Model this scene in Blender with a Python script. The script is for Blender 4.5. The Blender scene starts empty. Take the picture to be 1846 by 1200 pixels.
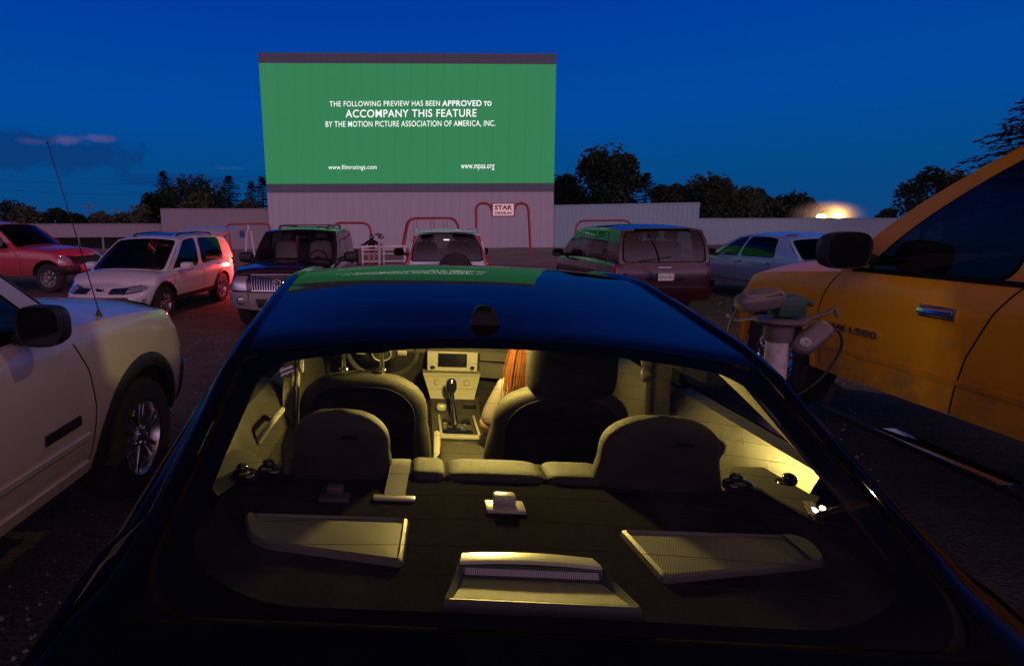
import bpy, bmesh, math, random
import numpy as np
from mathutils import Vector, Matrix, Euler
random.seed(7); RNG = np.random.default_rng(11)
R = math.radians
scene = bpy.context.scene
COL = scene.collection

# ---------------------------------------------------------------- camera
FPX, XC, YC, PITCH, ROLL, CAMH = 1000., 700., 560., .1528, .006, 1.75
_f = np.array([0, math.cos(PITCH), -math.sin(PITCH)]); _u0 = np.array([0, math.sin(PITCH), math.cos(PITCH)])
_r = np.array([1., 0, 0])*math.cos(ROLL) - _u0*math.sin(ROLL); _u = _u0*math.cos(ROLL) + np.array([1., 0, 0])*math.sin(ROLL)
CAMP = np.array([0, 0, CAMH])
cd = bpy.data.cameras.new('camera'); cam = bpy.data.objects.new('camera', cd); COL.objects.link(cam); scene.camera = cam
cd.sensor_width = 36; cd.lens = 36*FPX/1846; cd.shift_x = (923-XC)/1846; cd.shift_y = -(600-YC)/1846
cd.clip_start = .02; cd.clip_end = 3000
cam.matrix_world = Matrix(((_r[0], _u[0], -_f[0], 0), (_r[1], _u[1], -_f[1], 0), (_r[2], _u[2], -_f[2], CAMH), (0, 0, 0, 1)))
def ray(x, y): return _f + _r*(x-XC)/FPX - _u*(y-YC)/FPX
def at_z(x, y, z): r = ray(x, y); return CAMP + r*(z-CAMH)/r[2]
def at_y(x, y, Y): r = ray(x, y); return CAMP + r*Y/r[1]
def at_d(x, y, D): return CAMP + ray(x, y)*D
PSI = .0497     # heading of the rows of cars, to the right of straight ahead

# ---------------------------------------------------------------- colour management
scene.view_settings.view_transform = 'Standard'; scene.view_settings.look = 'None'
scene.view_settings.exposure = 0; scene.view_settings.gamma = 1
scene.cycles.use_denoising = True
scene.cycles.max_bounces = 10; scene.cycles.transparent_max_bounces = 24
scene.cycles.sample_clamp_indirect = 4

# ---------------------------------------------------------------- node helper
class N:
    """a float socket with arithmetic"""
    nt = None
    def __init__(s, sock): s.s = sock
    @staticmethod
    def op(kind, *a, clamp=False):
        n = N.nt.nodes.new('ShaderNodeMath'); n.operation = kind; n.use_clamp = clamp
        for i, v in enumerate(a):
            if isinstance(v, N): N.nt.links.new(v.s, n.inputs[i])
            else: n.inputs[i].default_value = v
        return N(n.outputs[0])
    def __add__(s, o): return N.op('ADD', s, o)
    def __sub__(s, o): return N.op('SUBTRACT', s, o)
    def __rsub__(s, o): return N.op('SUBTRACT', o, s)
    def __mul__(s, o): return N.op('MULTIPLY', s, o)
    __radd__ = __add__; __rmul__ = __mul__
    def __truediv__(s, o): return N.op('DIVIDE', s, o)
    def pw(s, o): return N.op('POWER', s, o)
    def mx(s, o): return N.op('MAXIMUM', s, o)
    def clip(s): return N.op('ADD', s, 0.0, clamp=True)
    def step(s, a, b):      # smooth ramp 0..1 from a to b
        t = N.op('DIVIDE', s - a, b - a, clamp=True)
        return t*t*(3.0 - t*2.0)
    def exp(s): return N.op('POWER', 2.718281828, s)
def newmat(name):
    m = bpy.data.materials.new(name); m.use_nodes = True; nt = m.node_tree; nt.nodes.clear(); N.nt = nt
    out = nt.nodes.new('ShaderNodeOutputMaterial'); return m, nt, out
def ramp(nt, fac, stops):
    n = nt.nodes.new('ShaderNodeValToRGB'); e = n.color_ramp.elements
    while len(e) < len(stops): e.new(.5)
    for k, (p, c) in zip(e, stops): k.position = p; k.color = (*c, 1)
    nt.links.new(fac.s if isinstance(fac, N) else fac, n.inputs[0]); return n.outputs[0]
def mixc(nt, fac, a, b, mode='MIX'):
    n = nt.nodes.new('ShaderNodeMix'); n.data_type = 'RGBA'; n.blend_type = mode
    for i, v in ((0, fac), (6, a), (7, b)):
        if isinstance(v, N): v = v.s
        if isinstance(v, (tuple, list)): n.inputs[i].default_value = (*v, 1)
        elif isinstance(v, (int, float)): n.inputs[i].default_value = v
        else: nt.links.new(v, n.inputs[i])
    return n.outputs[2]
def noise(nt, vec, scale, detail=4, rough=.55):
    n = nt.nodes.new('ShaderNodeTexNoise'); n.inputs['Scale'].default_value = scale
    n.inputs['Detail'].default_value = detail; n.inputs['Roughness'].default_value = rough
    if vec is not None: nt.links.new(vec, n.inputs['Vector'])
    return n.outputs[0]

# ---------------------------------------------------------------- dusk sky
world = bpy.data.worlds.new('World'); scene.world = world; world.use_nodes = True
nt = world.node_tree; nt.nodes.clear(); N.nt = nt
wo = nt.nodes.new('ShaderNodeOutputWorld'); bg = nt.nodes.new('ShaderNodeBackground'); nt.links.new(bg.outputs[0], wo.inputs[0])
tc = nt.nodes.new('ShaderNodeTexCoord'); sx = nt.nodes.new('ShaderNodeSeparateXYZ'); nt.links.new(tc.outputs['Generated'], sx.inputs[0])
dx, dy, dz = (N(sx.outputs[i]) for i in range(3))
base = ramp(nt, dz.mx(0.0), [(0, (.006, .055, .195)), (.04, (.002, .06, .215)), (.10, (.0008, .066, .25)), (.19, (.0003, .066, .35)), (.37, (.0002, .039, .335)), (.44, (.0002, .013, .115)), (.56, (.0002, .004, .038)), (1, (.0002, .003, .03))])
az = N.op('ARCTAN2', dx, dy)
# faint cloud bank low on the left, with two last-lit tufts
n1 = N(noise(nt, tc.outputs['Generated'], 9, 5)); n2 = N(noise(nt, tc.outputs['Generated'], 26, 5))
def blob(ax, ey, wx, wy, amp=1.0):
    return 1.0 - N.op('SQRT', ((az-ax)/wx)*((az-ax)/wx) + ((dz-ey)/wy)*((dz-ey)/wy)) + (n2-.5)*amp
def dirpx(x, y):
    d = ray(x, y); d = d/np.linalg.norm(d); return math.atan2(d[0], d[1]), d[2]
c = dirpx(60, 275); dark = blob(c[0], c[1], .19, .034, 1.5).step(.0, .5)
c = dirpx(330, 325); dark2 = blob(c[0], c[1], .17, .013, 1.5).step(.0, .6)
col = mixc(nt, dark*.75, base, (.003, .036, .165)); col = mixc(nt, dark2*.5, col, (.003, .038, .17))
for px, py, w, h in ((122, 253, .028, .010), (176, 250, .030, .008), (60, 255, .03, .006), (420, 303, .035, .003)):
    c = dirpx(px, py); b_ = blob(c[0], c[1], w, h, 2.2).step(.1, .9); col = mixc(nt, b_*(.7 if px in (122, 176) else .25), col, (.085, .085, .27))
# afterglow of the sunset behind the camera
gl = (0.0-dy).step(-.25, .9)*((dz.mx(0.0)*(-2.3)).exp())*(dz.step(.0, .26)*.88+.12)*(dz.step(-.12, .0))
glow = mixc(nt, 1.0, (1.75, .84, .98), gl.s, 'MULTIPLY')
tot = mixc(nt, 1.0, col, glow, 'ADD'); nt.links.new(tot, bg.inputs[0]); bg.inputs[1].default_value = 1.0
world.cycles.sampling_method = 'MANUAL'; world.cycles.sample_map_resolution = 512

# ---------------------------------------------------------------- object helpers
def link(o, parent=None):
    COL.objects.link(o)
    if parent: o.parent = parent
    return o
def tag(o, label=None, cat=None, group=None, kind=None):
    for k, v in (('label', label), ('category', cat), ('group', group), ('kind', kind)):
        if v: o[k] = v
    return o
def empty(name, loc=(0, 0, 0), rz=0, **kw):
    o = bpy.data.objects.new(name, None); o.location = tuple(loc); o.rotation_euler = (0, 0, rz); o.empty_display_size = .2
    link(o); return tag(o, **kw)
class MB:
    def __init__(s): s.v = []; s.f = []
    def add(s, V, Fs, M=None):
        k = len(s.v)
        if M is not None: V = [M @ Vector(v) for v in V]
        s.v += [tuple(float(c) for c in v) for v in V]; s.f += [tuple(i+k for i in f) for f in Fs]; return s
    def grid(s, rows, closed=False, M=None):
        n = len(rows[0]); V = [p for r in rows for p in r]; Fs = []
        for i in range(len(rows)-1):
            for j in range(n if closed else n-1):
                a = i*n+j; b = i*n+(j+1) % n; Fs.append((a, b, b+n, a+n))
        return s.add(V, Fs, M)
    def fan(s, ring, c=None, M=None):
        ring = [tuple(p) for p in ring]; c = c if c is not None else tuple(np.mean(np.array(ring), 0))
        n = len(ring); return s.add(ring+[tuple(c)], [(i, (i+1) % n, n) for i in range(n)], M)
    def box(s, cx, cy, cz, sx, sy, sz, bev=0, M=None, seg=2):
        bm = bmesh.new(); bmesh.ops.create_cube(bm, size=1)
        for v in bm.verts: v.co = Vector((v.co.x*sx+cx, v.co.y*sy+cy, v.co.z*sz+cz))
        if bev: bmesh.ops.bevel(bm, geom=bm.edges[:], offset=min(bev, .49*min(sx, sy, sz)), segments=seg, affect='EDGES', profile=.5)
        bm.verts.index_update(); s.add([v.co.copy() for v in bm.verts], [tuple(v.index for v in f.verts) for f in bm.faces], M); bm.free(); return s
    def sup(s, cx, cy, cz, a, b, c, e1=.5, e2=.5, nu=28, nv=16, M=None):
        sp = lambda t, e: math.copysign(abs(t)**e, t); rows = []
        for i in range(nv+1):
            ph = -math.pi/2 + math.pi*i/nv; cp, sp_ = sp(math.cos(ph), e1), sp(math.sin(ph), e1)
            rows.append([(cx+a*cp*sp(math.cos(2*math.pi*j/nu), e2), cy+b*cp*sp(math.sin(2*math.pi*j/nu), e2), cz+c*sp_) for j in range(nu)])
        return s.grid(rows, True, M)
    def tube(s, pts, r, n=8, closed=False, M=None):
        P = [Vector(p) for p in pts]; rr = r if hasattr(r, '__len__') else [r]*len(P); rows = []; prev = None; m = len(P)
        for i, p in enumerate(P):
            t = (P[(i+1) % m]-P[i-1]) if closed else (P[min(i+1, m-1)]-P[max(i-1, 0)])
            t.normalize(); u = prev if prev is not None else (Vector((0, 0, 1)) if abs(t.z) < .9 else Vector((1, 0, 0)))
            u = (u - t*u.dot(t)).normalized(); w = t.cross(u); prev = u
            rows.append([tuple(p+(u*math.cos(2*math.pi*k/n)+w*math.sin(2*math.pi*k/n))*rr[i]) for k in range(n)])
        if closed: rows.append(rows[0])
        s.grid(rows, True, M)
        if not closed: s.fan(rows[0], M=M); s.fan(rows[-1], M=M)
        return s
    def lathe(s, prof, n=32, M=None, axis='y'):
        rows = []
        for (h, r) in prof:
            if axis == 'y': rows.append([(r*math.cos(2*math.pi*k/n), h, r*math.sin(2*math.pi*k/n)) for k in range(n)])
            else: rows.append([(r*math.cos(2*math.pi*k/n), r*math.sin(2*math.pi*k/n), h) for k in range(n)])
        return s.grid(rows, True, M)
    def prism(s, poly, z0, z1, M=None):
        n = len(poly); V = [(x, y, z0) for x, y in poly]+[(x, y, z1) for x, y in poly]
        return s.add(V, [tuple(range(n))[::-1], tuple(range(n, 2*n))]+[(i, (i+1) % n, n+(i+1) % n, n+i) for i in range(n)], M)
    def build(s, name, mat, parent=None, ang=38, weld=True, flip=False):
        me = bpy.data.meshes.new(name); me.from_pydata(s.v, [], s.f); me.materials.append(mat)
        if weld:
            bm = bmesh.new(); bm.from_mesh(me); bmesh.ops.remove_doubles(bm, verts=bm.verts[:], dist=.0004)
            bmesh.ops.recalc_face_normals(bm, faces=bm.faces[:]); bm.to_mesh(me); bm.free()
        me.polygons.foreach_set('use_smooth', [True]*len(me.polygons)); me.set_sharp_from_angle(angle=R(ang))
        o = bpy.data.objects.new(name, me); return link(o, parent)
def arc(c, r, a0, a1, n, plane='xz'):
    out = []
    for i in range(n+1):
        a = a0+(a1-a0)*i/n; x, y = r*math.cos(a), r*math.sin(a)
        out.append((c[0]+x, c[1], c[2]+y) if plane == 'xz' else (c[0]+x, c[1]+y, c[2]))
    return out
def flow(P, n=6):
    P = [np.array(p, float) for p in P]; P = [2*P[0]-P[1]]+P+[2*P[-1]-P[-2]]; out = []
    for i in range(1, len(P)-2):
        for k in range(n):
            t = k/n; a, b, c, d = P[i-1:i+3]; out.append(tuple(.5*(2*b+(c-a)*t+(2*a-5*b+4*c-d)*t*t+(3*b-a-3*c+d)*t**3)))
    return out+[tuple(P[-2])]
def lerp(a, b, t): return a+(b-a)*t
def pchip(tab):
    x = np.array([t[0] for t in tab], float); y = np.array([t[1] for t in tab], float); h = np.diff(x); d = np.diff(y)/h
    m = np.zeros_like(y); m[0] = d[0]; m[-1] = d[-1]
    for i in range(1, len(x)-1): m[i] = 0 if d[i-1]*d[i] <= 0 else 2*d[i-1]*d[i]/(d[i-1]+d[i])
    def f(q):
        q = min(max(q, x[0]), x[-1]); i = min(max(np.searchsorted(x, q)-1, 0), len(x)-2); t = (q-x[i])/h[i]
        return float((2*t**3-3*t**2+1)*y[i]+(t**3-2*t**2+t)*h[i]*m[i]+(-2*t**3+3*t**2)*y[i+1]+(t**3-t**2)*h[i]*m[i+1])
    return f
def rrect(a0, a1, t0, t1, ra, rt, m=14):
    C = [(a0+ra, t0+rt), (a1-ra, t0+rt), (a1-ra, t1-rt), (a0+ra, t1-rt)]; out = []
    for k in range(4):
        base = math.pi*(1.25+.5*k); f = .3 if ra > 0 else 0
        for i in range(m):
            q = i/m
            if ra == 0:
                p, n = C[k], C[(k+1) % 4]; out.append((lerp(p[0], n[0], q), lerp(p[1], n[1], q))); continue
            if q < f: a = base+math.pi/4*q/f; c = C[k]
            elif q > 1-f: a = base+math.pi/4+math.pi/4*(q-1+f)/f; c = C[(k+1) % 4]
            else:
                a = base+math.pi/4; t = (q-f)/(1-2*f); c = (lerp(C[k][0], C[(k+1) % 4][0], t), lerp(C[k][1], C[(k+1) % 4][1], t))
            out.append((c[0]+ra*math.cos(a), c[1]+rt*math.sin(a)))
    return out
def ring_fill(mb, fn, A, B, n=2):
    mb.grid([[fn(lerp(a[0], b[0], k/n), lerp(a[1], b[1], k/n)) for a, b in zip(A, B)] for k in range(n+1)], True)
def area_fill(mb, fn, A, n=6):
    ca, ct = np.mean([a[0] for a in A]), np.mean([a[1] for a in A])
    rows = [[fn(lerp(ca, a[0], k/n), lerp(ct, a[1], k/n)) for a in A] for k in range(n, 0, -1)]
    mb.grid(rows, True); mb.fan(rows[-1], fn(ca, ct))
def text_obj(s, w, h, name, mat, parent, M, bold=.02, depth=.0, spacing=1.0, split=False):
    """lettering as a mesh, w x h in its own plane, centred on M"""
    cu = bpy.data.curves.new(name, 'FONT'); cu.body = s; cu.offset = bold; cu.extrude = 1e-3; cu.space_character = spacing; cu.align_x = 'LEFT'
    tmp = bpy.data.objects.new(name, cu); me = bpy.data.meshes.new_from_object(tmp); bpy.data.objects.remove(tmp); bpy.data.curves.remove(cu)
    co = np.array([v.co[:] for v in me.vertices]); lo, hi = co.min(0), co.max(0)
    for v in me.vertices:
        p = Vector(((v.co.x-(lo[0]+hi[0])/2)/(hi[0]-lo[0])*w, (v.co.y-(lo[1]+hi[1])/2)/(hi[1]-lo[1])*h, depth*(1 if v.co.z > 0 else 0)))
        v.co = M @ p
    me.name = name; me.materials.clear(); me.materials.append(mat)
    if not split: return link(bpy.data.objects.new(name, me), parent)
    # one object per word: part the outline where a gap wider than a letter space opens
    bm = bmesh.new(); bm.from_mesh(me); bm.faces.ensure_lookup_table(); inv = M.inverted(); sp = sorted((min((inv @ v.co).x for v in f.verts), max((inv @ v.co).x for v in f.verts), f.index) for f in bm.faces)
    cuts, end = [], -1e9
    for lo_, hi_, k in sp:
        if lo_-end > .24*h: cuts.append([])
        cuts[-1].append(k); end = max(end, hi_)
    bm.free(); P = me.polygons; o = None
    for g in cuts:
        mb = MB(); ids = sorted({v for k in g for v in P[k].vertices}); mp_ = {v: i for i, v in enumerate(ids)}; mb.add([me.vertices[v].co for v in ids], [tuple(mp_[v] for v in P[k].vertices) for k in g]); o = mb.build(name, mat, parent, weld=False)
    bpy.data.meshes.remove(me); return o
def basis(o, x, y):
    x = Vector(x).normalized(); y = Vector(y); y = (y-x*y.dot(x)).normalized(); z = x.cross(y)
    return Matrix(((x.x, y.x, z.x, o[0]), (x.y, y.y, z.y, o[1]), (x.z, y.z, z.z, o[2]), (0, 0, 0, 1)))

# ---------------------------------------------------------------- materials
def M(name, col, rough=.5, metal=0, coat=0, var=.12, vs=6, bump=0, bs=60, spec=.5, dirt=None, dirt_h=None, rvar=.08):
    m, nt, out = newmat(name); b = nt.nodes.new('ShaderNodeBsdfPrincipled'); nt.links.new(b.outputs[0], out.inputs[0])
    t = nt.nodes.new('ShaderNodeTexCoord').outputs['Object']; n = N(noise(nt, t, vs, 5))
    c = mixc(nt, n, tuple(x*(1-var) for x in col), tuple(min(1, x*(1+var)) for x in col))
    if dirt is not None:
        n2_ = N(noise(nt, t, vs*2.7, 6, .7)); f = n2_.step(.48, .72)*.7
        if dirt_h is not None:
            s3 = nt.nodes.new('ShaderNodeSeparateXYZ'); nt.links.new(t, s3.inputs[0]); f = f*.4 + (1.0 - N(s3.outputs[2]).step(dirt_h*.4, dirt_h))*n2_.step(.2, .7)*.8
        c = mixc(nt, f.clip(), c, dirt)
    nt.links.new(c, b.inputs['Base Color']); b.inputs['Metallic'].default_value = metal; b.inputs['Specular IOR Level'].default_value = spec
    rr = (n*(2*rvar)+(rough-rvar)).clip(); nt.links.new(rr.s, b.inputs['Roughness'])
    b.inputs['Coat Weight'].default_value = coat; b.inputs['Coat Roughness'].default_value = .04
    if bump:
        bp = nt.nodes.new('ShaderNodeBump'); bp.inputs['Strength'].default_value = bump; bp.inputs['Distance'].default_value = .01
        nt.links.new(noise(nt, t, bs, 4), bp.inputs['Height']); nt.links.new(bp.outputs[0], b.inputs['Normal'])
    return m
def glass(name, tint, f0=.05, rough=.0, smudge=.0):
    m, nt, out = newmat(name); tr = nt.nodes.new('ShaderNodeBsdfTransparent'); tr.inputs[0].default_value = (*tint, 1)
    gl = nt.nodes.new('ShaderNodeBsdfGlossy'); gl.inputs['Roughness'].default_value = rough
    lw = nt.nodes.new('ShaderNodeLayerWeight'); lw.inputs[0].default_value = .5
    f = N(lw.outputs['Facing']).pw(5.0)*(1-f0)+f0; mx = nt.nodes.new('ShaderNodeMixShader')
    nt.links.new(f.s, mx.inputs[0]); nt.links.new(tr.outputs[0], mx.inputs[1]); nt.links.new(gl.outputs[0], mx.inputs[2])
    last = mx.outputs[0]
    if smudge:
        df = nt.nodes.new('ShaderNodeBsdfDiffuse'); df.inputs[0].default_value = (.5, .5, .5, 1); m2 = nt.nodes.new('ShaderNodeMixShader')
        t = nt.nodes.new('ShaderNodeTexCoord').outputs['Object']; k = N(noise(nt, t, 5, 6, .7)).step(.3, .9)*smudge
        nt.links.new(k.s, m2.inputs[0]); nt.links.new(last, m2.inputs[1]); nt.links.new(df.outputs[0], m2.inputs[2]); last = m2.outputs[0]
    nt.links.new(last, out.inputs[0]); return m
def emis(name, col, k):
    m, nt, out = newmat(name); e = nt.nodes.new('ShaderNodeEmission'); e.inputs[0].default_value = (*col, 1); e.inputs[1].default_value = k
    nt.links.new(e.outputs[0], out.inputs[0]); return m
BLACK = M('black_plastic', (.018, .018, .02), .5, bump=.15, bs=200)
GLOSSB = M('gloss_black', (.006, .006, .008), .12, coat=.5, var=.05)
RUBBER = M('rubber', (.02, .019, .019), .85, bump=.3, bs=120, dirt=(.07, .055, .05))
RUBTRIM = M('rubber_trim', (.006, .006, .006), .8, spec=.15)
CHROME = M('chrome', (.75, .76, .78), .08, metal=1, var=.05, rvar=.03)
ALLOY = M('alloy', (.55, .55, .56), .28, metal=1, var=.1, dirt=(.12, .1, .09))
STEEL = M('dull_steel', (.3, .29, .28), .5, metal=.8, dirt=(.1, .07, .05))
UNDER = M('underbody', (.01, .01, .01), .9)
CLEARLENS = M('clear_lens', (.55, .58, .6), .08, metal=.55, coat=1, var=.3, vs=40)
REDLENS = M('red_lens', (.32, .012, .01), .12, coat=1, var=.25, vs=30)
AMBERLENS = M('amber_lens', (.55, .2, .03), .15, coat=1)
WHITEPAINT = M('white_paint', (.85, .80, .80), .45, dirt=(.55, .48, .46))
# ---------------------------------------------------------------- ground
def gz(x, y):
    s = min(max((x-6.2)/1.6, 0), 1); e = math.exp(-((y-10.8)/3.2)**2)
    b = .05*math.exp(-((y-2.5)/4)**2) - .14*e*(1-s) + .06*e*s
    for yy in (22, 29): b += .10*math.exp(-((y-yy)/2.2)**2)
    return b
m, nt, out = newmat('gravel_dirt'); b = nt.nodes.new('ShaderNodeBsdfPrincipled'); nt.links.new(b.outputs[0], out.inputs[0])
t = nt.nodes.new('ShaderNodeTexCoord').outputs['Object']
big = N(noise(nt, t, .35, 6, .6)); mid = N(noise(nt, t, 2.2, 6, .65)); fine = N(noise(nt, t, 38, 4, .7)); 
vo = nt.nodes.new('ShaderNodeTexVoronoi'); vo.inputs['Scale'].default_value = 46; nt.links.new(t, vo.inputs['Vector'])
sp = nt.nodes.new('ShaderNodeSeparateXYZ'); nt.links.new(t, sp.inputs[0])
tracks = N(noise(nt, t, 1.2, 3)); 
mp = nt.nodes.new('ShaderNodeMapping'); mp.inputs['Scale'].default_value = (.45, 2.6, 1); nt.links.new(t, mp.inputs[0]); streak = N(noise(nt, mp.outputs[0], 1.4, 5, .6))
c0 = ramp(nt, (big*.35+mid*.35+streak*.3), [(.3, (.040, .041, .039)), (.5, (.076, .078, .073)), (.68, (.135, .134, .124))])
c1 = mixc(nt, fine.step(.45, .72)*.65, c0, (.20, .20, .185)); c1 = mixc(nt, N(vo.outputs['Distance']).step(.5, .1)*.35, c1, (.026, .026, .025))
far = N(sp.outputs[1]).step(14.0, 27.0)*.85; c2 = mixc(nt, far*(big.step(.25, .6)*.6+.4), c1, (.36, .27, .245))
gr = N(sp.outputs[1]).step(26., 34.)*mid.step(.52, .66)*.6; c2 = mixc(nt, gr, c2, (.07, .085, .03))
nt.links.new(c2, b.inputs['Base Color']); b.inputs['Roughness'].default_value = .95; b.inputs['Specular IOR Level'].default_value = .15
bp = nt.nodes.new('ShaderNodeBump'); bp.inputs['Strength'].default_value = .9; bp.inputs['Distance'].default_value = .03
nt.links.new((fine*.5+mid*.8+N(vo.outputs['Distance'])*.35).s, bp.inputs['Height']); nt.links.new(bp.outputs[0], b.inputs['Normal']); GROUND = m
g = MB(); xs = [-1500, -600, -250, -120] + list(np.linspace(-60, 75, 136)) + [140, 260, 600, 1500]
ys = [-300, -80, -30] + list(np.linspace(-12, 60, 145)) + [80, 120, 250, 600, 1500]
g.grid([[(x, y, gz(x, y)+(.012*math.sin(x*1.7+y*.6)*math.sin(y*1.3) if -20 < y < 45 else 0)) for x in xs] for y in ys])
tag(g.build('ground', GROUND), kind='structure')
# loose stones scattered over the dirt between the cars
STONE = M('stone', (.26, .24, .22), .9, var=.5, vs=3); st = MB()
for i in range(4200):
    Y = 1.2+22*random.random()**1.8; x = random.uniform(-1.0, .95)*Y*.95+.2; r = random.uniform(.004, .016)*(1+Y*.05)
    a = random.random()*6.28; pts = [(x+r*math.cos(a+k*1.05)*random.uniform(.6, 1.2), Y+r*math.sin(a+k*1.05)*random.uniform(.6, 1.2)) for k in range(6)]
    z = gz(x, Y)-.006; st.add([(p[0], p[1], z) for p in pts]+[(x+random.uniform(-.3, .3)*r, Y, z+.006+r*random.uniform(.5, 1))], [(k, (k+1) % 6, 6) for k in range(6)])
tag(st.build('gravel', STONE, weld=False, ang=20), kind='stuff', label='loose stones scattered over the dirt lot', cat='gravel')

# ---------------------------------------------------------------- screen tower
YS = 42.8
def panelmat(name, col, pitch, dark=.75, rough=.7, emit=0, dirt=None):
    m, nt, out = newmat(name); b = nt.nodes.new('ShaderNodeBsdfPrincipled'); nt.links.new(b.outputs[0], out.inputs[0])
    t = nt.nodes.new('ShaderNodeTexCoord').outputs['Object']; s = nt.nodes.new('ShaderNodeSeparateXYZ'); nt.links.new(t, s.inputs[0])
    x = N(s.outputs[0]); z = N(s.outputs[2]); n = N(noise(nt, t, .8, 6, .65)); 
    mp = nt.nodes.new('ShaderNodeMapping'); mp.inputs['Scale'].default_value = (3, 1, .15); nt.links.new(t, mp.inputs[0]); stk = N(noise(nt, mp.outputs[0], 2.2, 5, .6))
    fr = N.op('ABSOLUTE', N.op('FRACT', x/pitch) - .5); seam = fr.step(.455, .49)
    c = mixc(nt, n*.5+stk*.5, tuple(v*.82 for v in col), tuple(v*1.15 for v in col)); c = mixc(nt, seam*.8, c, tuple(v*dark for v in col))
    if emit:
        e = mixc(nt, n*.5+stk*.5, tuple(v*.86 for v in emit), tuple(v*1.1 for v in emit)); e = mixc(nt, seam*.14, e, tuple(v*.6 for v in emit))
        nt.links.new(e, b.inputs['Emission Color']); b.inputs['Emission Strength'].default_value = 1
    nt.links.new(c, b.inputs['Base Color']); b.inputs['Roughness'].default_value = rough; return m
SCRW = panelmat('screen_paint', (.55, .57, .58), .62); SCRG = panelmat('screen_border', (.15, .19, .22), 1.22)
PICT = panelmat('projected_green', (.04, .06, .05), 1.22, emit=(.017, .200, .072))
LETTER = emis('projected_white', (1, 1, .97), 1.05)
scr = empty('movie_screen', (1.75, YS, 0), label='tall drive-in screen showing a green preview notice', cat='screen')
def sc(px, py, dy=0):    # pixel of the photograph -> the screen's own frame
    p = at_y(px, py, YS); return (p[0]-1.75, dy, p[2])
def slab(corners, thick, name, mat, y=0):    # corners: 4 pixels clockwise from top-left
    mb = MB(); q = [sc(*c) for c in corners]; n = 24
    top = [tuple(lerp(np.array(q[0]), np.array(q[1]), i/n)) for i in range(n+1)]; bot = [tuple(lerp(np.array(q[3]), np.array(q[2]), i/n)) for i in range(n+1)]
    f = lambda p, d: (p[0], d, p[2])
    mb.grid([[f(p, y+thick) for p in top], [f(p, y) for p in top], [f(p, y) for p in bot], [f(p, y+thick) for p in bot], [f(p, y+thick) for p in top]])
    for i in (0, n): mb.add([f(top[i], y), f(bot[i], y), f(bot[i], y+thick), f(top[i], y+thick)], [(0, 1, 2, 3)])
    return mb.build(name, mat, scr, ang=30)
L = lambda y: lerp(465, 487.5, (y-95)/350); Rr = lambda y: lerp(1003, 997, (y-97)/346)
slab([(L(95), 95), (Rr(97), 97), (Rr(116), 116), (L(114), 114)], .9, 'top_border', SCRG)
slab([(L(114), 114), (Rr(116), 116), (Rr(330), 330), (L(331.5), 331.5)], .9, 'projected_picture', PICT, .002)
slab([(L(331.5), 331.5), (Rr(330), 330), (Rr(345), 345), (L(347), 347)], .9, 'bottom_border', SCRG)
slab([(L(347), 347), (Rr(345), 345), (Rr(447), 447), (L(448), 448)], .85, 'lower_wall', SCRW, .05)
for s, x0, x1, y, hpx, bd in (('THE FOLLOWING PREVIEW HAS BEEN', 594, 793, 187, 8.8, .003), ('APPROVED', 797, 868, 186.5, 9.8, .018), ('TO', 872, 886, 187, 8.0, .03),
        ('ACCOMPANY THIS FEATURE', 623, 859, 204.5, 13, .008), ('BY THE MOTION PICTURE ASSOCIATION OF AMERICA, INC.', 587, 893, 224, 10, .003),
        ('www.filmratings.com', 592, 679, 302.5, 10, .002), ('www.mpaa.org', 831, 891, 302, 10, .002)):
    a, b_ = sc(x0, y), sc(x1, y); h = hpx/FPX*YS*.99
    if ',' in s: h *= 1.12
    text_obj(s, b_[0]-a[0], h, 'lettering', LETTER, scr, basis(((a[0]+b_[0])/2, -.012, (a[2]+b_[2])/2), (1, 0, 0), (0, 0, 1)), bd, .006, 1.07, ' ' in s)

# ---------------------------------------------------------------- fences of corrugated sheet
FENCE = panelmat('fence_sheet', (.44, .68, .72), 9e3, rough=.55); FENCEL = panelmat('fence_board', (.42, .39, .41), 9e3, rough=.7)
POST = M('grey_post', (.3, .29, .29), .7, dirt=(.15, .12, .1))
def fence(p0, p1, z0a, z0b, z1a, z1b, pitch, depth, mat, label, posts=0, cap=True):
    p0, p1 = np.array(p0, float), np.array(p1, float); Ln = np.linalg.norm(p1-p0); d = (p1-p0)/Ln; nrm = np.array([d[1], -d[0]])
    root = empty('metal_fence', (p0[0], p0[1], 0), math.atan2(d[1], d[0]), label=label, cat='fence')
    mb = MB(); n = int(Ln/pitch); prof = ((0, 0), (.62, 0), (.70, 1), (.92, 1))
    xs = [(i+f)*pitch for i in range(n) for f, _ in prof]+[n*pitch]; ds = [k*depth for i in range(n) for _, k in prof]+[0]
    xs = [x*Ln/(n*pitch) for x in xs]
    mb.grid([[(x, -dd+.0, lerp(z0a, z0b, x/Ln)) for x, dd in zip(xs, ds)], [(x, -dd, lerp(z1a, z1b, x/Ln)) for x, dd in zip(xs, ds)]])
    mb.grid([[(x, .05, lerp(z0a, z0b, x/Ln)) for x in (0, Ln)], [(x, .05, lerp(z1a, z1b, x/Ln)) for x in (0, Ln)]])
    mb.build('sheet', mat, root, ang=20, weld=False)
    if cap:
        cp = MB(); cp.grid([[(x, yy, lerp(z1a, z1b, x/Ln)+zz) for yy, zz in ((-.06, 0), (-.06, .05), (.08, .05), (.08, 0), (-.06, 0))] for x in (0, Ln)]); cp.build('cap_rail', mat, root, ang=20)
    for i in range(posts):
        x = Ln*(i+.5)/posts; q = MB(); q.box(x, .12, lerp(z1a, z1b, x/Ln)/2-.1, .12, .12, lerp(z1a, z1b, x/Ln)); q.build('post', POST, root)
    return root
P2 = lambda px, py, Y: at_y(px, py, Y)
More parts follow.
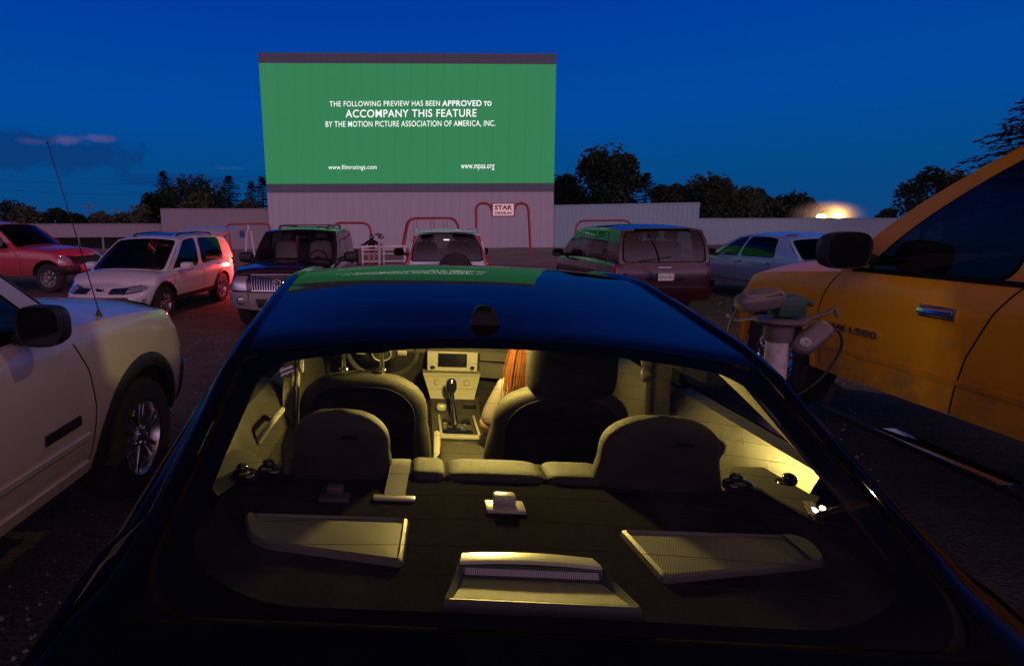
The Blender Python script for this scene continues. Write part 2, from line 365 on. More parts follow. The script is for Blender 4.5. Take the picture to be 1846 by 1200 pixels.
a, b_ = P2(-60, 404.5, 44), P2(292, 404, 44); fence(a[:2], b_[:2], .95, .95, a[2], b_[2], 1.0, .03, FENCEL, 'long low grey board fence left of the tall screen panel', posts=8)
a, b_ = P2(289, 377, 43.2), P2(489, 377, 43.2); fence(a[:2], b_[:2], 0, 0, a[2], b_[2], 1.05, .03, FENCEL, 'tall grey fence panel joining the left edge of the screen', posts=4)
a, b_ = P2(998, 371, 43.0), P2(1262, 366, 38.5); fence(a[:2], b_[:2], 0, 0, a[2], b_[2], .30, .06, FENCE, 'tall ribbed white metal fence right of the screen', posts=4)
a, b_ = P2(1255, 394.5, 46), P2(1700, 393.5, 56); fence(a[:2], b_[:2], 0, 0, a[2], b_[2], .45, .05, FENCE, 'low ribbed metal fence beyond the white saloon car', posts=5)
# dark box added to stand in for the shaded gap under the low left fence
gapbox = MB(); a = P2(60, 450, 47); gapbox.box(-24.5, 47, .45, 24, .4, .9); tag(gapbox.build('dark_gap_box', M('dark_gap_box', (.02, .022, .015), .9, bump=1, bs=20)), label='dark box filling the shaded gap under the left board fence', cat='gap backing')

# ---------------------------------------------------------------- trees
LEAF = M('leaf', (.012, .033, .012), .7, var=.6, vs=.9); LEAFP = M('pale_leaf', (.06, .075, .035), .7, var=.5, vs=.9); NEEDLE = M('needle', (.010, .022, .011), .75, var=.5, vs=1.2)
BARK = M('bark', (.06, .045, .035), .9, bump=.6, bs=20)
def leafy(root, h, w, seed, mat, lobes=7, dens=2600, leaf=.22, trunk=.3):
    r = random.Random(seed); t = MB(); t.tube([(0, 0, -.3), (.05*w*r.uniform(-1, 1), 0, h*.3), (.08*w*r.uniform(-1, 1), 0, h*.75)], [trunk*.5, trunk*.38, trunk*.1], 8)
    cs = []
    for i in range(lobes):
        a = r.uniform(0, 6.28); q = r.random()**.6; z = h*r.uniform(.32, .86); fall = math.sqrt(max(.05, 1-((z/h-.5)/.55)**2)); x, y = math.cos(a)*q*w*.36*fall, math.sin(a)*q*w*.36*fall
        cs.append((x, y, z, w*r.uniform(.15, .27))); t.tube([(0, 0, h*r.uniform(.2, .4)), (x*.6, y*.6, z*.8), (x, y, z)], [trunk*.18, trunk*.1, .02], 5)
    cs.append((0, 0, h*.84, w*.17)); t.build('trunk', BARK, root, weld=False)
    c = MB(); V, Fs = [], []
    for i in range(dens):
        x, y, z, s = cs[r.randrange(len(cs))]; d = Vector((r.gauss(0, 1), r.gauss(0, 1), r.gauss(0, .8))).normalized()*(s*r.random()**.45*1.12)
        p = Vector((x, y, z))+d; u = Vector((r.gauss(0, 1), r.gauss(0, 1), r.gauss(0, 1))).normalized(); v = u.orthogonal().normalized(); l = leaf*r.uniform(.5, 1.3)
        k = len(V); V += [tuple(p-u*l), tuple(p+v*l*.5), tuple(p+u*l), tuple(p-v*l*.5)]; Fs.append((k, k+1, k+2, k+3))
    c.add(V, Fs); c.build('crown', mat, root, weld=False)
def conifer(root, h, w, seed, mat=NEEDLE, bare=.06, per=13, step=.33):
    r = random.Random(seed); t = MB(); t.tube([(0, 0, -.3), (0, 0, h*.5), (0, 0, h)], [.02*h+.04, .012*h+.02, .01], 7); t.build('trunk', BARK, root)
    c = MB(); V, Fs = [], []; z = h*bare
    while z < h*.985:
        f = 1-(z/h); Lb = w/2*(f**.62)*r.uniform(.8, 1.1)+.06
        for i in range(per):
            a = r.uniform(0, 6.28); ll = Lb*r.uniform(.55, 1.15); dr = Vector((math.cos(a), math.sin(a), -.25+.35*(z/h))); sd = Vector((-math.sin(a), math.cos(a), 0))
            nseg = max(3, int(ll/.22))
            for q in range(nseg):
                s0 = ll*(q+.3)/nseg; p = Vector((0, 0, z+r.uniform(-.1, .1)))+dr*s0+Vector((0, 0, -.06*s0*s0)); wd = (.12+.26*ll*(1-(q/nseg))**.7)*r.uniform(.6, 1.1)
                for sg in (-1, 1):
                    k = len(V); tip = p+sd*sg*wd+dr*wd*.7+Vector((0, 0, r.uniform(-.12, .02))); V += [tuple(p-dr*.07), tuple(p+dr*.10), tuple(tip), tuple(tip-dr*.12)]; Fs.append((k, k+1, k+2, k+3))
        z += step*(.6+f)
    c.add(V, Fs); c.build('crown', mat, root, weld=False)
GT = 'trees beyond the fence'
def plant(px, pyt, Y, wpx, kind, label, seed, mat=None, name=None, dens=2600, **kw):
    D = Y; p = at_y(px, pyt, Y); w = wpx/FPX*Y*(2.0 if kind == 'c' else 1.55); h = p[2]*(1.0 if kind == 'c' else 1.06)
    root = empty(name or ('conifer_tree' if kind == 'c' else 'leafy_tree'), (p[0], Y, 0), seed*1.3, label=label, cat='tree', group=GT)
    if kind == 'c': conifer(root, h, w, seed, mat or NEEDLE, **kw)
    else: leafy(root, h, w, seed, mat or LEAF, leaf=.0045*Y, dens=dens, **kw)
plant(293, 307, 62, 44, 'c', 'tallest spruce left of the screen, standing behind leafy trees', 1)
plant(325, 321, 66, 26, 'c', 'small spruce tip right of the tallest spruce on the left', 2)
plant(411, 316, 60, 52, 'c', 'broad dark spruce midway between leafy trees and screen', 3)
plant(452, 325, 64, 34, 'c', 'narrow spruce just left of the screen edge', 4)
plant(472, 317, 58, 44, 'c', 'spruce half hidden behind the left edge of the screen', 5)
plant(350, 328, 57, 95, 'l', 'wide leafy tree right of the tallest left spruce', 6, dens=4500, lobes=12)
plant(303, 345, 55, 70, 'l', 'leafy tree in front of the tallest left spruce', 7, dens=3500, lobes=9)
plant(268, 352, 52, 52, 'l', 'loose leafy tree at the left end of the tall fence panel', 8, dens=2200)
plant(352, 352, 50, 46, 'l', 'pale bush topping the fence in front of wide leafy tree', 9, mat=LEAFP)
plant(443, 366, 50, 44, 'l', 'low pale shrub between fence top and dark spruces', 10, mat=LEAFP, dens=1500)
plant(258, 375, 50, 50, 'l', 'pale shrub leaning over the end of the low left fence', 11, mat=LEAFP, dens=1800)
for i, (px, pt, wpx, mt, lb) in enumerate(((12, 372, 60, LEAF, 'dark bushy tree at the far left edge above the low fence'), (45, 380, 70, LEAFP, 'pale bush second from the left edge above the low fence'),
        (103, 382, 34, LEAF, 'small round-topped tree behind the whip aerial above the low fence'), (140, 390, 40, LEAF, 'low dark bush left of the utility pole'), (185, 390, 46, LEAFP, 'pale low bush right of the utility pole'), (225, 388, 40, LEAFP, 'pale bush at the right end of the low left fence'), (75, 392, 46, LEAF, 'dark low bush left of the small round-topped tree'))):
    plant(px, pt, 70, wpx, 'l', lb, 20+i, mat=mt, name='bush', dens=1300)
plant(1072, 275, 58, 92, 'l', 'tallest leafy tree right of the screen', 31, dens=6500, lobes=13)
plant(1022, 318, 55, 62, 'l', 'leafy tree touching the right edge of the screen', 32, dens=3600, lobes=10)
plant(1125, 281, 59, 56, 'l', 'leafy tree with twin top beside the tallest right tree', 33, dens=4200, lobes=9)
plant(1167, 309, 56, 40, 'c', 'spruce beside the tall leafy trees right of the screen', 34)
plant(1190, 338, 60, 52, 'l', 'low leafy tree right of the lone right-hand spruce', 35)
plant(1218, 332, 70, 40, 'l', 'small crown rising above the ribbed fence, middle of the right trees', 36)
plant(1246, 345, 72, 46, 'l', 'low dark tree above the end of the tall ribbed fence', 37)
plant(1298, 325, 62, 74, 'l', 'broad tree right of the tall ribbed fence end', 38, dens=5200, lobes=11)
plant(1335, 345, 64, 50, 'l', 'sloping lower tree right of the broad tree', 39)
for i, (px, pt, w, lb) in enumerate(((1378, 362, 56, 'first low tree of the far row right of the broad tree'), (1415, 360, 52, 'rounded middle tree of the far row above the low ribbed fence'), (1450, 362, 48, 'far row tree left of the bright headlights'), (1480, 374, 40, 'last low tree of the far row behind the glare'), (1598, 380, 22, 'tiny round bush on the far horizon left of the truck'))):
    plant(px, pt, 80, w, 'l', lb, 50+i, dens=2000)
plant(1678, 305, 46, 70, 'l', 'leafy tree rising over the yellow truck windscreen pillar', 61, dens=3000, lobes=9, mat=LEAF)
plant(1730, 312, 48, 50, 'l', 'small crown peeking over the yellow truck roof pillar', 62, dens=1500)
# big spruce at the right edge
p = at_y(1905, 150, 30); root = empty('conifer_tree', (p[0], 30, 0), 2, label='big spruce with long boughs at the right edge above the truck roof', cat='tree', group=GT); conifer(root, p[2], 12.0, 63, per=20, step=.34)
# rising ground on the far horizon
hm = MB(); hx = list(np.linspace(-900, 900, 90)); hm.grid([[(x, 1000, -6) for x in hx], [(x, 1050, 7+5*math.sin(x*.006)+3*math.sin(x*.017+1)) for x in hx], [(x, 1300, -6) for x in hx]]); tag(hm.build('far_hills', M('far_hills', (.03, .035, .03), .9)), kind='structure')
# utility poles
WOOD = M('weathered_wood', (.2, .15, .12), .85, bump=.4, bs=30)
for px, pt, Y, lb in ((160, 367, 90, 'taller utility pole with crossarm beyond the low left fence'), (209, 375, 120, 'fainter distant utility pole near the pale bushes')):
    p = at_y(px, pt, Y); u = empty('utility_pole', (p[0], Y, 0), label=lb, cat='utility pole'); q = MB(); q.tube([(0, 0, 0), (0, 0, p[2])], [.16, .11], 8); q.build('pole', WOOD, u); q = MB(); q.box(0, 0, p[2]-.45, 2.4, .12, .14); q.build('crossarm', WOOD, u)
wr = MB(); Y = 92
for z in (7.6, 9.2): wr.tube([(x, Y, z-.6*math.sin((x+60)/30*math.pi)) for x in np.linspace(-95, -15, 24)], .02, 4)
tag(wr.build('power_line', BLACK), label='thin power lines sagging across the left sky', cat='power line')

# ---------------------------------------------------------------- playground frames
RED = M('red_pipe_paint', (.42, .045, .04), .4, dirt=(.2, .08, .06)); WPIPE = M('white_pipe_paint', (.7, .68, .68), .4)
def pipes(name, paths, r, mat, label, cat='play frame', parts=('frame',)):
    root = empty(name, (0, 0, 0), label=label, cat=cat); allp = [p for q in paths for p in q]; o = Vector((np.mean([p[0] for p in allp]), np.mean([p[1] for p in allp]), 0)); root.location = o
    for pts in paths:
        mb = MB(); mb.tube([Vector(p)-o for p in pts], r, 8); mb.build('pipe', mat, root)
    return root
def bend(p, rad, n=6):  # polyline with rounded corners
    P = [np.array(q, float) for q in p]; out = [P[0]]
    for i in range(1, len(P)-1):
        a = P[i]+(P[i-1]-P[i])/np.linalg.norm(P[i-1]-P[i])*rad; b = P[i]+(P[i+1]-P[i])/np.linalg.norm(P[i+1]-P[i])*rad
        for k in range(n+1): t = k/n; out.append((1-t)**2*a+2*t*(1-t)*P[i]+t*t*b)
    return [tuple(q) for q in out+[P[-1]]]
A = lambda px, py, Y: tuple(at_y(px, py, Y))
def foot(px, py, Y): p = at_y(px, py, Y); return (p[0], Y, 0)
pipes('pipe_arch', [bend([foot(672, 445, 33), A(667, 402, 33), A(600, 401.5, 33), foot(596, 440, 33)], .5)], .07, RED, 'red pipe arch standing right of the dark open-tailgate SUV')
sw = [bend([foot(722, 445, 34), A(735, 393, 33), A(822, 392.5, 33), foot(838, 445, 34)], .5), bend([foot(726, 445, 32), A(737, 394, 33), A(820, 393, 33), foot(842, 445, 32)], .5)]
r_ = pipes('swing_set', sw, .055, RED, 'red swing set with splayed legs behind the silver hatchback', 'swing set')
for px in (746, 751, 776, 782, 800, 806):
    q = MB(); a = Vector(at_y(px, 394, 33))-r_.location; q.tube([a, a+Vector((.02, 0, -1.6))], .018, 5); q.build('chain', RED, r_)
for px in (748.5, 779, 803):
    q = MB(); a = Vector(at_y(px, 394, 33))-r_.location; q.box(a.x, a.y, a.z-1.62, .5, .22, .04, .01); q.build('seat', BLACK, r_)
pipes('pipe_arch', [bend([foot(1033, 445, 34), A(1040, 398, 34), A(1136, 397, 34), foot(1150, 440, 34)], .5)], .06, RED, 'red pipe arch behind the maroon minivan roof')
pipes('climbing_dome', [[tuple(np.array(at_z(1297, 424, 0))+np.array([2.2*math.cos(a)*math.cos(b), 2.2*math.cos(a)*math.sin(b), 1.6*max(0, math.sin(a))])) for a in np.linspace(0, math.pi, 13)] for b in np.linspace(0, math.pi, 6)[:-1]], .035, RED, 'dark red climbing dome right of the maroon minivan', 'climbing frame')
pipes('pipe_arch', [bend([foot(398, 445, 33), A(408, 414, 33), A(410, 404, 33), A(486, 403.5, 33), foot(490, 440, 33)], .25), bend([foot(418, 445, 33), A(411, 414, 33), A(402, 414, 33), foot(396, 445, 34)], .25)], .05, RED, 'thin red play frame left of the white trestle', 'play frame')
pipes('trestle', [[foot(442, 450, 31), A(445, 418, 31), A(448, 414, 31), A(452, 416, 31), foot(459, 450, 31)], [A(448, 414, 31), A(447, 405, 31)]], .055, WPIPE, 'white pipe trestle like a forked stand left of the dark SUV', 'trestle')
nb = MB(); q = at_y(436, 421, 43); nb.box(q[0], 43.05, q[2], .35, .06, .48, .01); tag(nb.build('notice_board', M('blue_sign', (.02, .08, .3), .5)), label='small blue notice on the tall left fence panel', cat='sign')

# STAR DRIVE-IN arch
CREAM = M('cream_sign', (.80, .68, .66), .5, dirt=(.5, .38, .35)); CREAM.node_tree.nodes['Principled BSDF'].inputs['Emission Color'].default_value = (1, .62, .66, 1); CREAM.node_tree.nodes['Principled BSDF'].inputs['Emission Strength'].default_value = .32; SIGNRED = M('sign_red', (.3, .02, .025), .5)  # board is no lamp: faint pink glow added to brighten it
Ysg = 33.5; sg = empty('arch_sign', (0, Ysg, 0), label='red pipe arch carrying a cream STAR DRIVE-IN board', cat='sign')
def S3(px, py): p = at_y(px, py, Ysg); return (p[0], 0, p[2])
for pts in ([(S3(859, 448)[0], 0, 0), S3(858, 367), S3(885, 366), S3(886, 380)], [(S3(957, 448)[0], 0, 0), S3(952, 367), S3(928, 366), S3(927, 380)]):
    q = MB(); q.tube(bend(pts, .42, 8), .075, 10); q.build('pipe', RED, sg)
a, b_ = S3(886.5, 366), S3(927.5, 390.5); cx, cz, w_, h_ = (a[0]+b_[0])/2, (a[2]+b_[2])/2, b_[0]-a[0], a[2]-b_[2]
q = MB(); q.box(cx, 0, cz, w_, .10, h_, .02); q.build('board_frame', SIGNRED, sg)
q = MB(); q.box(cx, -.045, cz, w_*.9, .05, h_*.86, .008); q.build('board', CREAM, sg)
text_obj('STAR', w_*.76, h_*.34, 'lettering', SIGNRED, sg, basis((cx, -.074, cz+h_*.17), (1, 0, 0), (0, 0, 1)), .035, .006)
text_obj('DRIVE-IN', w_*.70, h_*.20, 'lettering', SIGNRED, sg, basis((cx, -.074, cz-h_*.24), (1, 0, 0), (0, 0, 1)), .03, .006)

# ---------------------------------------------------------------- person builder (one skinned surface)
def skin_body(name, J, E_, parent, mat, root=0, lv=2):
    me = bpy.data.meshes.new(name); me.from_pydata([j[0] for j in J], E_, []); o = bpy.data.objects.new(name, me); link(o)
    sk = o.modifiers.new('skin', 'SKIN'); sk.use_smooth_shade = True
    for v, j in zip(me.skin_vertices[0].data, J): r = j[1]; v.radius = r if isinstance(r, tuple) else (r, r); v.use_root = False
    me.skin_vertices[0].data[root].use_root = True
    sb = o.modifiers.new('sub', 'SUBSURF'); sb.levels = lv; sb.render_levels = lv
    dg = bpy.context.evaluated_depsgraph_get(); m2 = bpy.data.meshes.new_from_object(o.evaluated_get(dg)); bpy.data.objects.remove(o); bpy.data.meshes.remove(me)
    m2.name = name; m2.materials.clear(); m2.materials.append(mat); m2.polygons.foreach_set('use_smooth', [True]*len(m2.polygons))
    q = bpy.data.objects.new(name, m2); return link(q, parent)
# ---------------------------------------------------------------- vehicles: x forward, y left, z up
def thick_grid(rows, nrm_rows, depth):
    """rows: outer surface points; adds a skirt pushed inwards"""
    mb = MB(); mb.grid(rows); b = lambda i, j: tuple(np.array(rows[i][j])-np.array(nrm_rows[i][j])*depth)
    n, m_ = len(rows), len(rows[0]); ed = [(0, j) for j in range(m_)]+[(i, m_-1) for i in range(1, n)]+[(n-1, j) for j in range(m_-2, -1, -1)]+[(i, 0) for i in range(n-2, 0, -1)]
    mb.grid([[rows[i][j] for i, j in ed], [b(i, j) for i, j in ed]], True); return mb
class Car:
    def __init__(s, root, paint, L, hw, zs, belt, wheels, rw, secs=None, er=.35, ef=.5, nr=4.5, nf=3.2, lr=None, lf=None, taper=None, crown=.05, tw=.24, arch=None):
        s.root, s.paint, s.L, s.hw, s.zs = root, paint, L, hw, zs; s.zb = pchip(belt); s.er, s.ef, s.nr, s.nf = er, ef, nr, nf; s.wheels = wheels; s.rw = rw; s.crown = crown; s.tw = tw
        s.sec = pchip(secs or [(0, .93), (.15, .965), (.4, .995), (.65, 1.0), (.85, .985), (.95, .965), (1, .93)])
        s.lr = pchip(lr or [(0, .25), (.3, .0), (.7, .1), (1, .4)]); s.lf = pchip(lf or [(0, .25), (.25, 0), (.6, .08), (.9, .3), (1, .55)])
        s.tp = pchip(taper or [(-L/2, .97), (-L/4, 1), (L/4, 1), (L/2, .95)]); s.xr, s.xf = -L/2+er, L/2-ef; s.ra = arch or rw*1.17
    def tau(s, x, z): return min(max((z-s.zs)/(s.zb(x)-s.zs), 0), 1)
    def xe(s, x, z):    # length of the end rounding at this height
        return (s.ef*(1-s.lf(s.tau(x, z))), s.nf, s.xf, 1) if x > 0 else (s.er*(1-s.lr(s.tau(x, z))), s.nr, s.xr, -1)
    def yw(s, x, z):
        e, n, x0, sg = s.xe(x, z); c = min(max((x-x0)*sg/e, 0), 1); return s.hw*s.sec(s.tau(x, z))*s.tp(x)*(1-c**n)**(1/n)
    def side(s, x, z, sg, off=0):
        y = s.yw(x, z); h = .01; n = np.array([-(s.yw(x+h, z)-s.yw(x-h, z))/(2*h), 1, -(s.yw(x, z+h)-s.yw(x, z-h))/(2*h)]); n /= np.linalg.norm(n); p = np.array([x, y, z])+n*off
        return (p[0], p[1]*sg, p[2]), (n[0], n[1]*sg, n[2])
    def xend(s, y, z, end):
        xa = end*s.L/2*.97; e, n, x0, sg = s.xe(xa, z); w = s.hw*s.sec(s.tau(xa, z))*s.tp(xa); c = min(abs(y)/w, .999); return x0+sg*e*(1-c**n)**(1/n)
    def endp(s, y, z, end, off=0):
        x = s.xend(y, z, end); h = .012; n = np.array([end, -end*(s.xend(y+h, z, end)-s.xend(y-h, z, end))/(2*h), -end*(s.xend(y, z+h, end)-s.xend(y, z-h, end))/(2*h)]); n = n*np.array([1, end*end, 1]); n /= np.linalg.norm(n)
        return tuple(np.array([x, y, z])+n*off), tuple(n)
    def corner(s, th, z, end, sg, off=0):    # th 0 = centre of the end, pi/2 = side
        xa = end*s.L/2*.97; e, n, x0, _ = s.xe(xa, z); w = s.hw*s.sec(s.tau(xa, z))*s.tp(xa)
        f = lambda t: np.array([x0+end*e*abs(math.cos(t))**(2/n)*(1 if math.cos(t) > 0 else -1), w*sg*abs(math.sin(t))**(2/n), z]); p = f(th); d = f(min(th+.02, 1.57))-f(max(th-.02, 0)); nn = np.array([d[1], -d[0], 0])
        nn /= np.linalg.norm(nn)+1e-9
        if nn[0]*end+nn[1]*sg < 0: nn = -nn
        nn[2] = .25; return tuple(p+nn*off), tuple(nn)
    def patch(s, f, q, name, mat, parent=None, off=.006, n=(8, 8), depth=.02):
        """q: four (a, z) corners going round; f(a, z, off) -> point, normal"""
        rows, nr = [], []
        for i in range(n[1]+1):
            t = i/n[1]; r0, r1 = [], []
            for j in range(n[0]+1):
                u = j/n[0]; a = lerp(lerp(q[0][0], q[1][0], u), lerp(q[3][0], q[2][0], u), t); z = lerp(lerp(q[0][1], q[1][1], u), lerp(q[3][1], q[2][1], u), t); p, k = f(a, z, off); r0.append(p); r1.append(k)
            rows.append(r0); nr.append(r1)
        return thick_grid(rows, nr, depth).build(name, mat, parent or s.root)
    def pside(s, q, name, mat, sg, **k): return s.patch(lambda a, z, o: s.side(a, z, sg, o), q, name, mat, **k)
    def pend(s, q, name, mat, end, **k): return s.patch(lambda a, z, o: s.endp(a, z, end, o), q, name, mat, **k)
    def pcor(s, q, name, mat, end, sg, **k): return s.patch(lambda a, z, o: s.corner(a, z, end, sg, o), q, name, mat, **k)
    def body(s, cowl, rear, front_deck=True, rear_deck=True, two_tone=None):
        th = [math.pi/2*(i/16) for i in range(17)]
        mids = set(np.linspace(s.xr, s.xf, 70).round(4))
        for xw in s.wheels:
            for a in np.linspace(0, math.pi, 25): mids.add(round(xw+s.ra*math.cos(a), 4))
        mids = sorted(x for x in mids if s.xr <= x <= s.xf); T = np.linspace(0, 1, 19)
        def zlow(x):
            z = s.zs
            for xw in s.wheels:
                if abs(x-xw) < s.ra: z = max(z, s.rw*1.0+math.sqrt(s.ra**2-(x-xw)**2))
            return z
        st = [('r', t) for t in th]+[('m', x) for x in mids[1:-1]]+[('f', t) for t in th[::-1]]
        b = MB(); decks = []
        for sg in (1, -1):
            rows = []; dk = []
            for k, v in st:
                row = []
                for t in T:
                    if k == 'm':
                        z0 = zlow(v); z = lerp(z0, s.zb(v), t); row.append((v, s.yw(v, z)*sg, z))
                    else:
                        end = 1 if k == 'f' else -1; xa = end*s.L/2*.97; n = s.nf if end > 0 else s.nr; cs = math.cos(v)**(2/n)
                        xq = (s.xf+s.ef*cs) if end > 0 else (s.xr-s.er*cs); z = lerp(zlow(xq), s.zb(xq), t); e, _, x0, _ = s.xe(xa, z)
                        row.append((x0+end*e*cs, s.hw*s.sec(s.tau(xq, z))*s.tp(xq)*math.sin(v)**(2/n)*sg, z))
                rows.append(row); dk.append(row[-1])
            b.grid(rows); decks.append(dk)
        body = b.build('body', s.paint, s.root, ang=50)
        d = MB(); hd = MB(); V = np.linspace(-1, 1, 15)
        def row(l, r):
            w = abs(l[1]); return [(l[0], w*v, l[2]+(s.crown*min(1, w/(s.hw*.6)))*(1-abs(v)**2.6)) for v in V]
        fr = [row(l, r) for l, r in zip(*decks) if l[0] > cowl-.12]; rr = [row(l, r) for l, r in zip(*decks) if l[0] < rear+.1]
        if front_deck: hd.grid(fr); s.hood = hd.build('hood', s.paint, s.root, ang=50)
        if rear_deck and len(rr) > 1: d.grid(rr); d.build('rear_deck', s.paint, s.root, ang=50)
        zq = min(s.zb(s.L/2-.45), s.zb(-s.L/2+.45), s.zb(0))*.74; u = MB(); u.box(0, 0, (s.zs+zq)/2-.02, s.L-.8, (s.hw-.3)*2, zq-s.zs, .03)
        fl = s.zb(0)-.42; u.box((s.wheels[0]+s.wheels[1])/2, 0, (s.zs+fl)/2, abs(s.wheels[1]-s.wheels[0])-2*s.ra, (s.hw-.09)*2, fl-s.zs, .02); u.build('underbody', UNDER, s.root)
        return body
    def wheel(s, x, sg, style='spoke', steer=0, n=6, w=None, rim=ALLOY, rr=.62):
        w = w or s.tw; r = s.rw; y = (s.hw*s.tp(x)-w/2-.02)*sg; root = s.root
        Mx = Matrix.Translation((x, y, r)) @ Matrix.Rotation(steer, 4, 'Z') @ Matrix.Scale(sg, 4, (0, 1, 0))
        t = MB(); K = 72; prof = [(-w/2, r*rr), (-w/2, r*.80), (-w*.49, r*.93), (-w*.40, r*.985), (-w*.30, r), (-w*.10, r), (w*.10, r), (w*.30, r), (w*.40, r*.985), (w*.49, r*.93), (w*.52, r*.80), (w*.47, r*rr)]
        rows = []
        for i, (h, q) in enumerate(prof):
            rows.append([((q-(.013*r/.37 if (3 <= i <= 8 and (k+(i % 2)*2) % 4 < 1) else 0))*math.cos(2*math.pi*k/K), h, (q-(.013*r/.37 if (3 <= i <= 8 and (k+(i % 2)*2) % 4 < 1) else 0))*math.sin(2*math.pi*k/K)) for k in range(K)])
        t.grid(rows, True, Mx)
        for h in (-w*.2, 0, w*.2): pass
        ty = t.build('wheel', RUBBER, root, ang=25)
        q = MB(); R0 = r*rr; q.lathe([(-w*.4, R0*.98), (w*.30, R0*.90), (w*.42, R0*.97), (w*.47, R0*1.01), (w*.44, R0*.95), (w*.2, R0*.86), (w*.1, R0*.5)], 48, Mx)
        q.lathe([(w*.02, R0*.92), (w*.02, .001)], 24, Mx)
        if style == 'spoke':
            for k in range(n):
                a = 2*math.pi*k/n+.3; Mk = Mx @ Matrix.Rotation(-a, 4, 'Y')
                for da in (-.13, .13):
                    c = R0*.55; q.box(c, w*.33, 0, R0*.8, w*.14, R0*.15, .008, Mk @ Matrix.Rotation(-da, 4, 'Y'))
                q.box(R0*.45, w*.30, 0, R0*.62, w*.1, R0*.22, .006, Mk)
        else:
            for k in range(8):
                q.box(R0*.62, w*.24, 0, R0*.45, w*.1, R0*.3, .01, Mx @ Matrix.Rotation(-2*math.pi*k/8, 4, 'Y'))
        q.lathe([(w*.25, R0*.3), (w*.42, R0*.26), (w*.46, R0*.16), (w*.47, .001)], 20, Mx)
        for k in range(5): q.lathe([(w*.40, .013), (w*.47, .012), (w*.475, .001)], 8, Mx @ Matrix.Translation((R0*.21*math.cos(k*1.257), 0, R0*.21*math.sin(k*1.257))))
        q.build('rim', rim, ty)
        l = MB(); l.lathe([(-w*.45, R0*.85), (-w*.45, .001)], 20, Mx); l.build('hub', UNDER, ty)
        return ty
    def flare(s, x, sg, wdt=.07, mat=None, off=.02, a0=-.1, a1=math.pi+.1):
        rows, nr = [], []
        for k in range(33):
            a = a0+(a1-a0)*k/32; r0, r1 = [], []
            for j in range(6):
                q = s.ra-.012+wdt*j/5; X, Z = x+q*math.cos(a), max(s.rw+q*math.sin(a), s.zs+.01); o = off*(1-((j-2.2)/3.2)**2); p, n_ = s.side(X, Z, sg, max(o, .001)); r0.append(p); r1.append(n_)
            rows.append(r0); nr.append(r1)
        return thick_grid(rows, nr, .05).build('wheel_arch_trim', mat or BLACK, s.root)
    def greenhouse(s, roof, wt, marks, ws, rs, glassm, inset=.985, bulge=.02, crown=.05, bow=.12, bowt=.06, dark_trim=True, win=(.06, .90), fglass=None, rglass=None, rbow=.08, tptop=None, split_roof=None):
        """roof: table z(x); wt half width at roof; marks: rear->front (xb, xt) pairs with kind of the following bay; ws/rs: (base x, top x)"""
        zt = pchip(roof); tw_ = pchip(tptop) if tptop else (lambda x: 1); fr = MB(); ybm = lambda x: s.hw*s.sec(1)*s.tp(x)*inset
        s.zt = zt; s.glass_parts = []
        for sg in (1, -1):
            for i in range(len(marks)-1):
                (b0, t0, kind), (b1, t1, _) = marks[i][:3], marks[i+1][:3]; w0, w1 = ((marks[k][3] if len(marks[k]) > 3 else 0) for k in (i, i+1))
                def fn(a, t, b0=b0, t0=t0, b1=b1, t1=t1, w0=w0, w1=w1):
                    xb, xt = lerp(b0, b1, a), lerp(t0, t1, a); x = lerp(xb, xt, t)+lerp(w0, w1, a)*math.sin(math.pi*t); y = lerp(ybm(xb), wt*tw_(xt), t)+bulge*math.sin(math.pi*t)
                    if t > .93: y -= .012*(t-.93)/.07
                    return (x, y*sg, lerp(s.zb(xb)-.012, zt(xt)-.012, t))
                if kind == 'p': fr.grid([[fn(a, t) for a in np.linspace(0, 1, 5)] for t in np.linspace(0, 1, 9)])
                else:
                    w = abs(b1-b0); m0 = min(.12, .035/w); O = rrect(0, 1, 0, 1, 0, 0); ra = min(.3, .09/w); I0 = rrect(m0*.3, 1-m0*.3, win[0]-.03, win[1]+.025, ra*1.15, .16); I1 = rrect(m0, 1-m0, win[0], win[1], ra, .14)
                    ring_fill(fr, fn, O, I0)
                    tr = MB(); ring_fill(tr, fn, I0, I1, 1); gl = MB(); area_fill(gl, fn, I1); g_ = gl.build('side_window', glassm, s.root); tr.build('window_seal', RUBTRIM, g_)
        # windscreen and rear screen
        for (xb, xt, end, gm, nm, bo) in ((ws[0], ws[1], 1, fglass or glassm, 'windscreen', bow), (rs[0], rs[1], -1, rglass or glassm, 'rear_window', rbow)):
            yb, yt = ybm(xb), wt*tw_(xt)
            def fn(a, t, xb=xb, xt=xt, yb=yb, yt=yt, end=end, bo=bo):
                v = 2*a-1; y = lerp(yb, yt, t)*v+bulge*math.sin(math.pi*t)*v; k = 1-v*v; x = lerp(xb, xt, t)+end*lerp(bo, bowt, t)*k+end*.03*math.sin(math.pi*t)
                z = lerp(s.zb(xb)-.012+(s.crown*(1-abs(v)**2.6) if end > 0 else 0), zt(xt)-.012+crown*k, t); return (x, y, z)
            O = rrect(0, 1, 0, 1, 0, 0); I0 = rrect(.035, .965, .03, .955, .05, .1); I1 = rrect(.055, .945, .06, .93, .045, .09)
            ring_fill(fr, fn, O, I0); tr = MB(); ring_fill(tr, fn, I0, I1, 1); gl = MB(); area_fill(gl, fn, I1, 8); g_ = gl.build(nm, gm, s.root); tr.build('window_seal', RUBTRIM, g_); setattr(s, nm, fn)
        fr.build('pillars', s.paint, s.root, ang=40)
        rf = MB(); xs = np.linspace(rs[1], ws[1], 22)
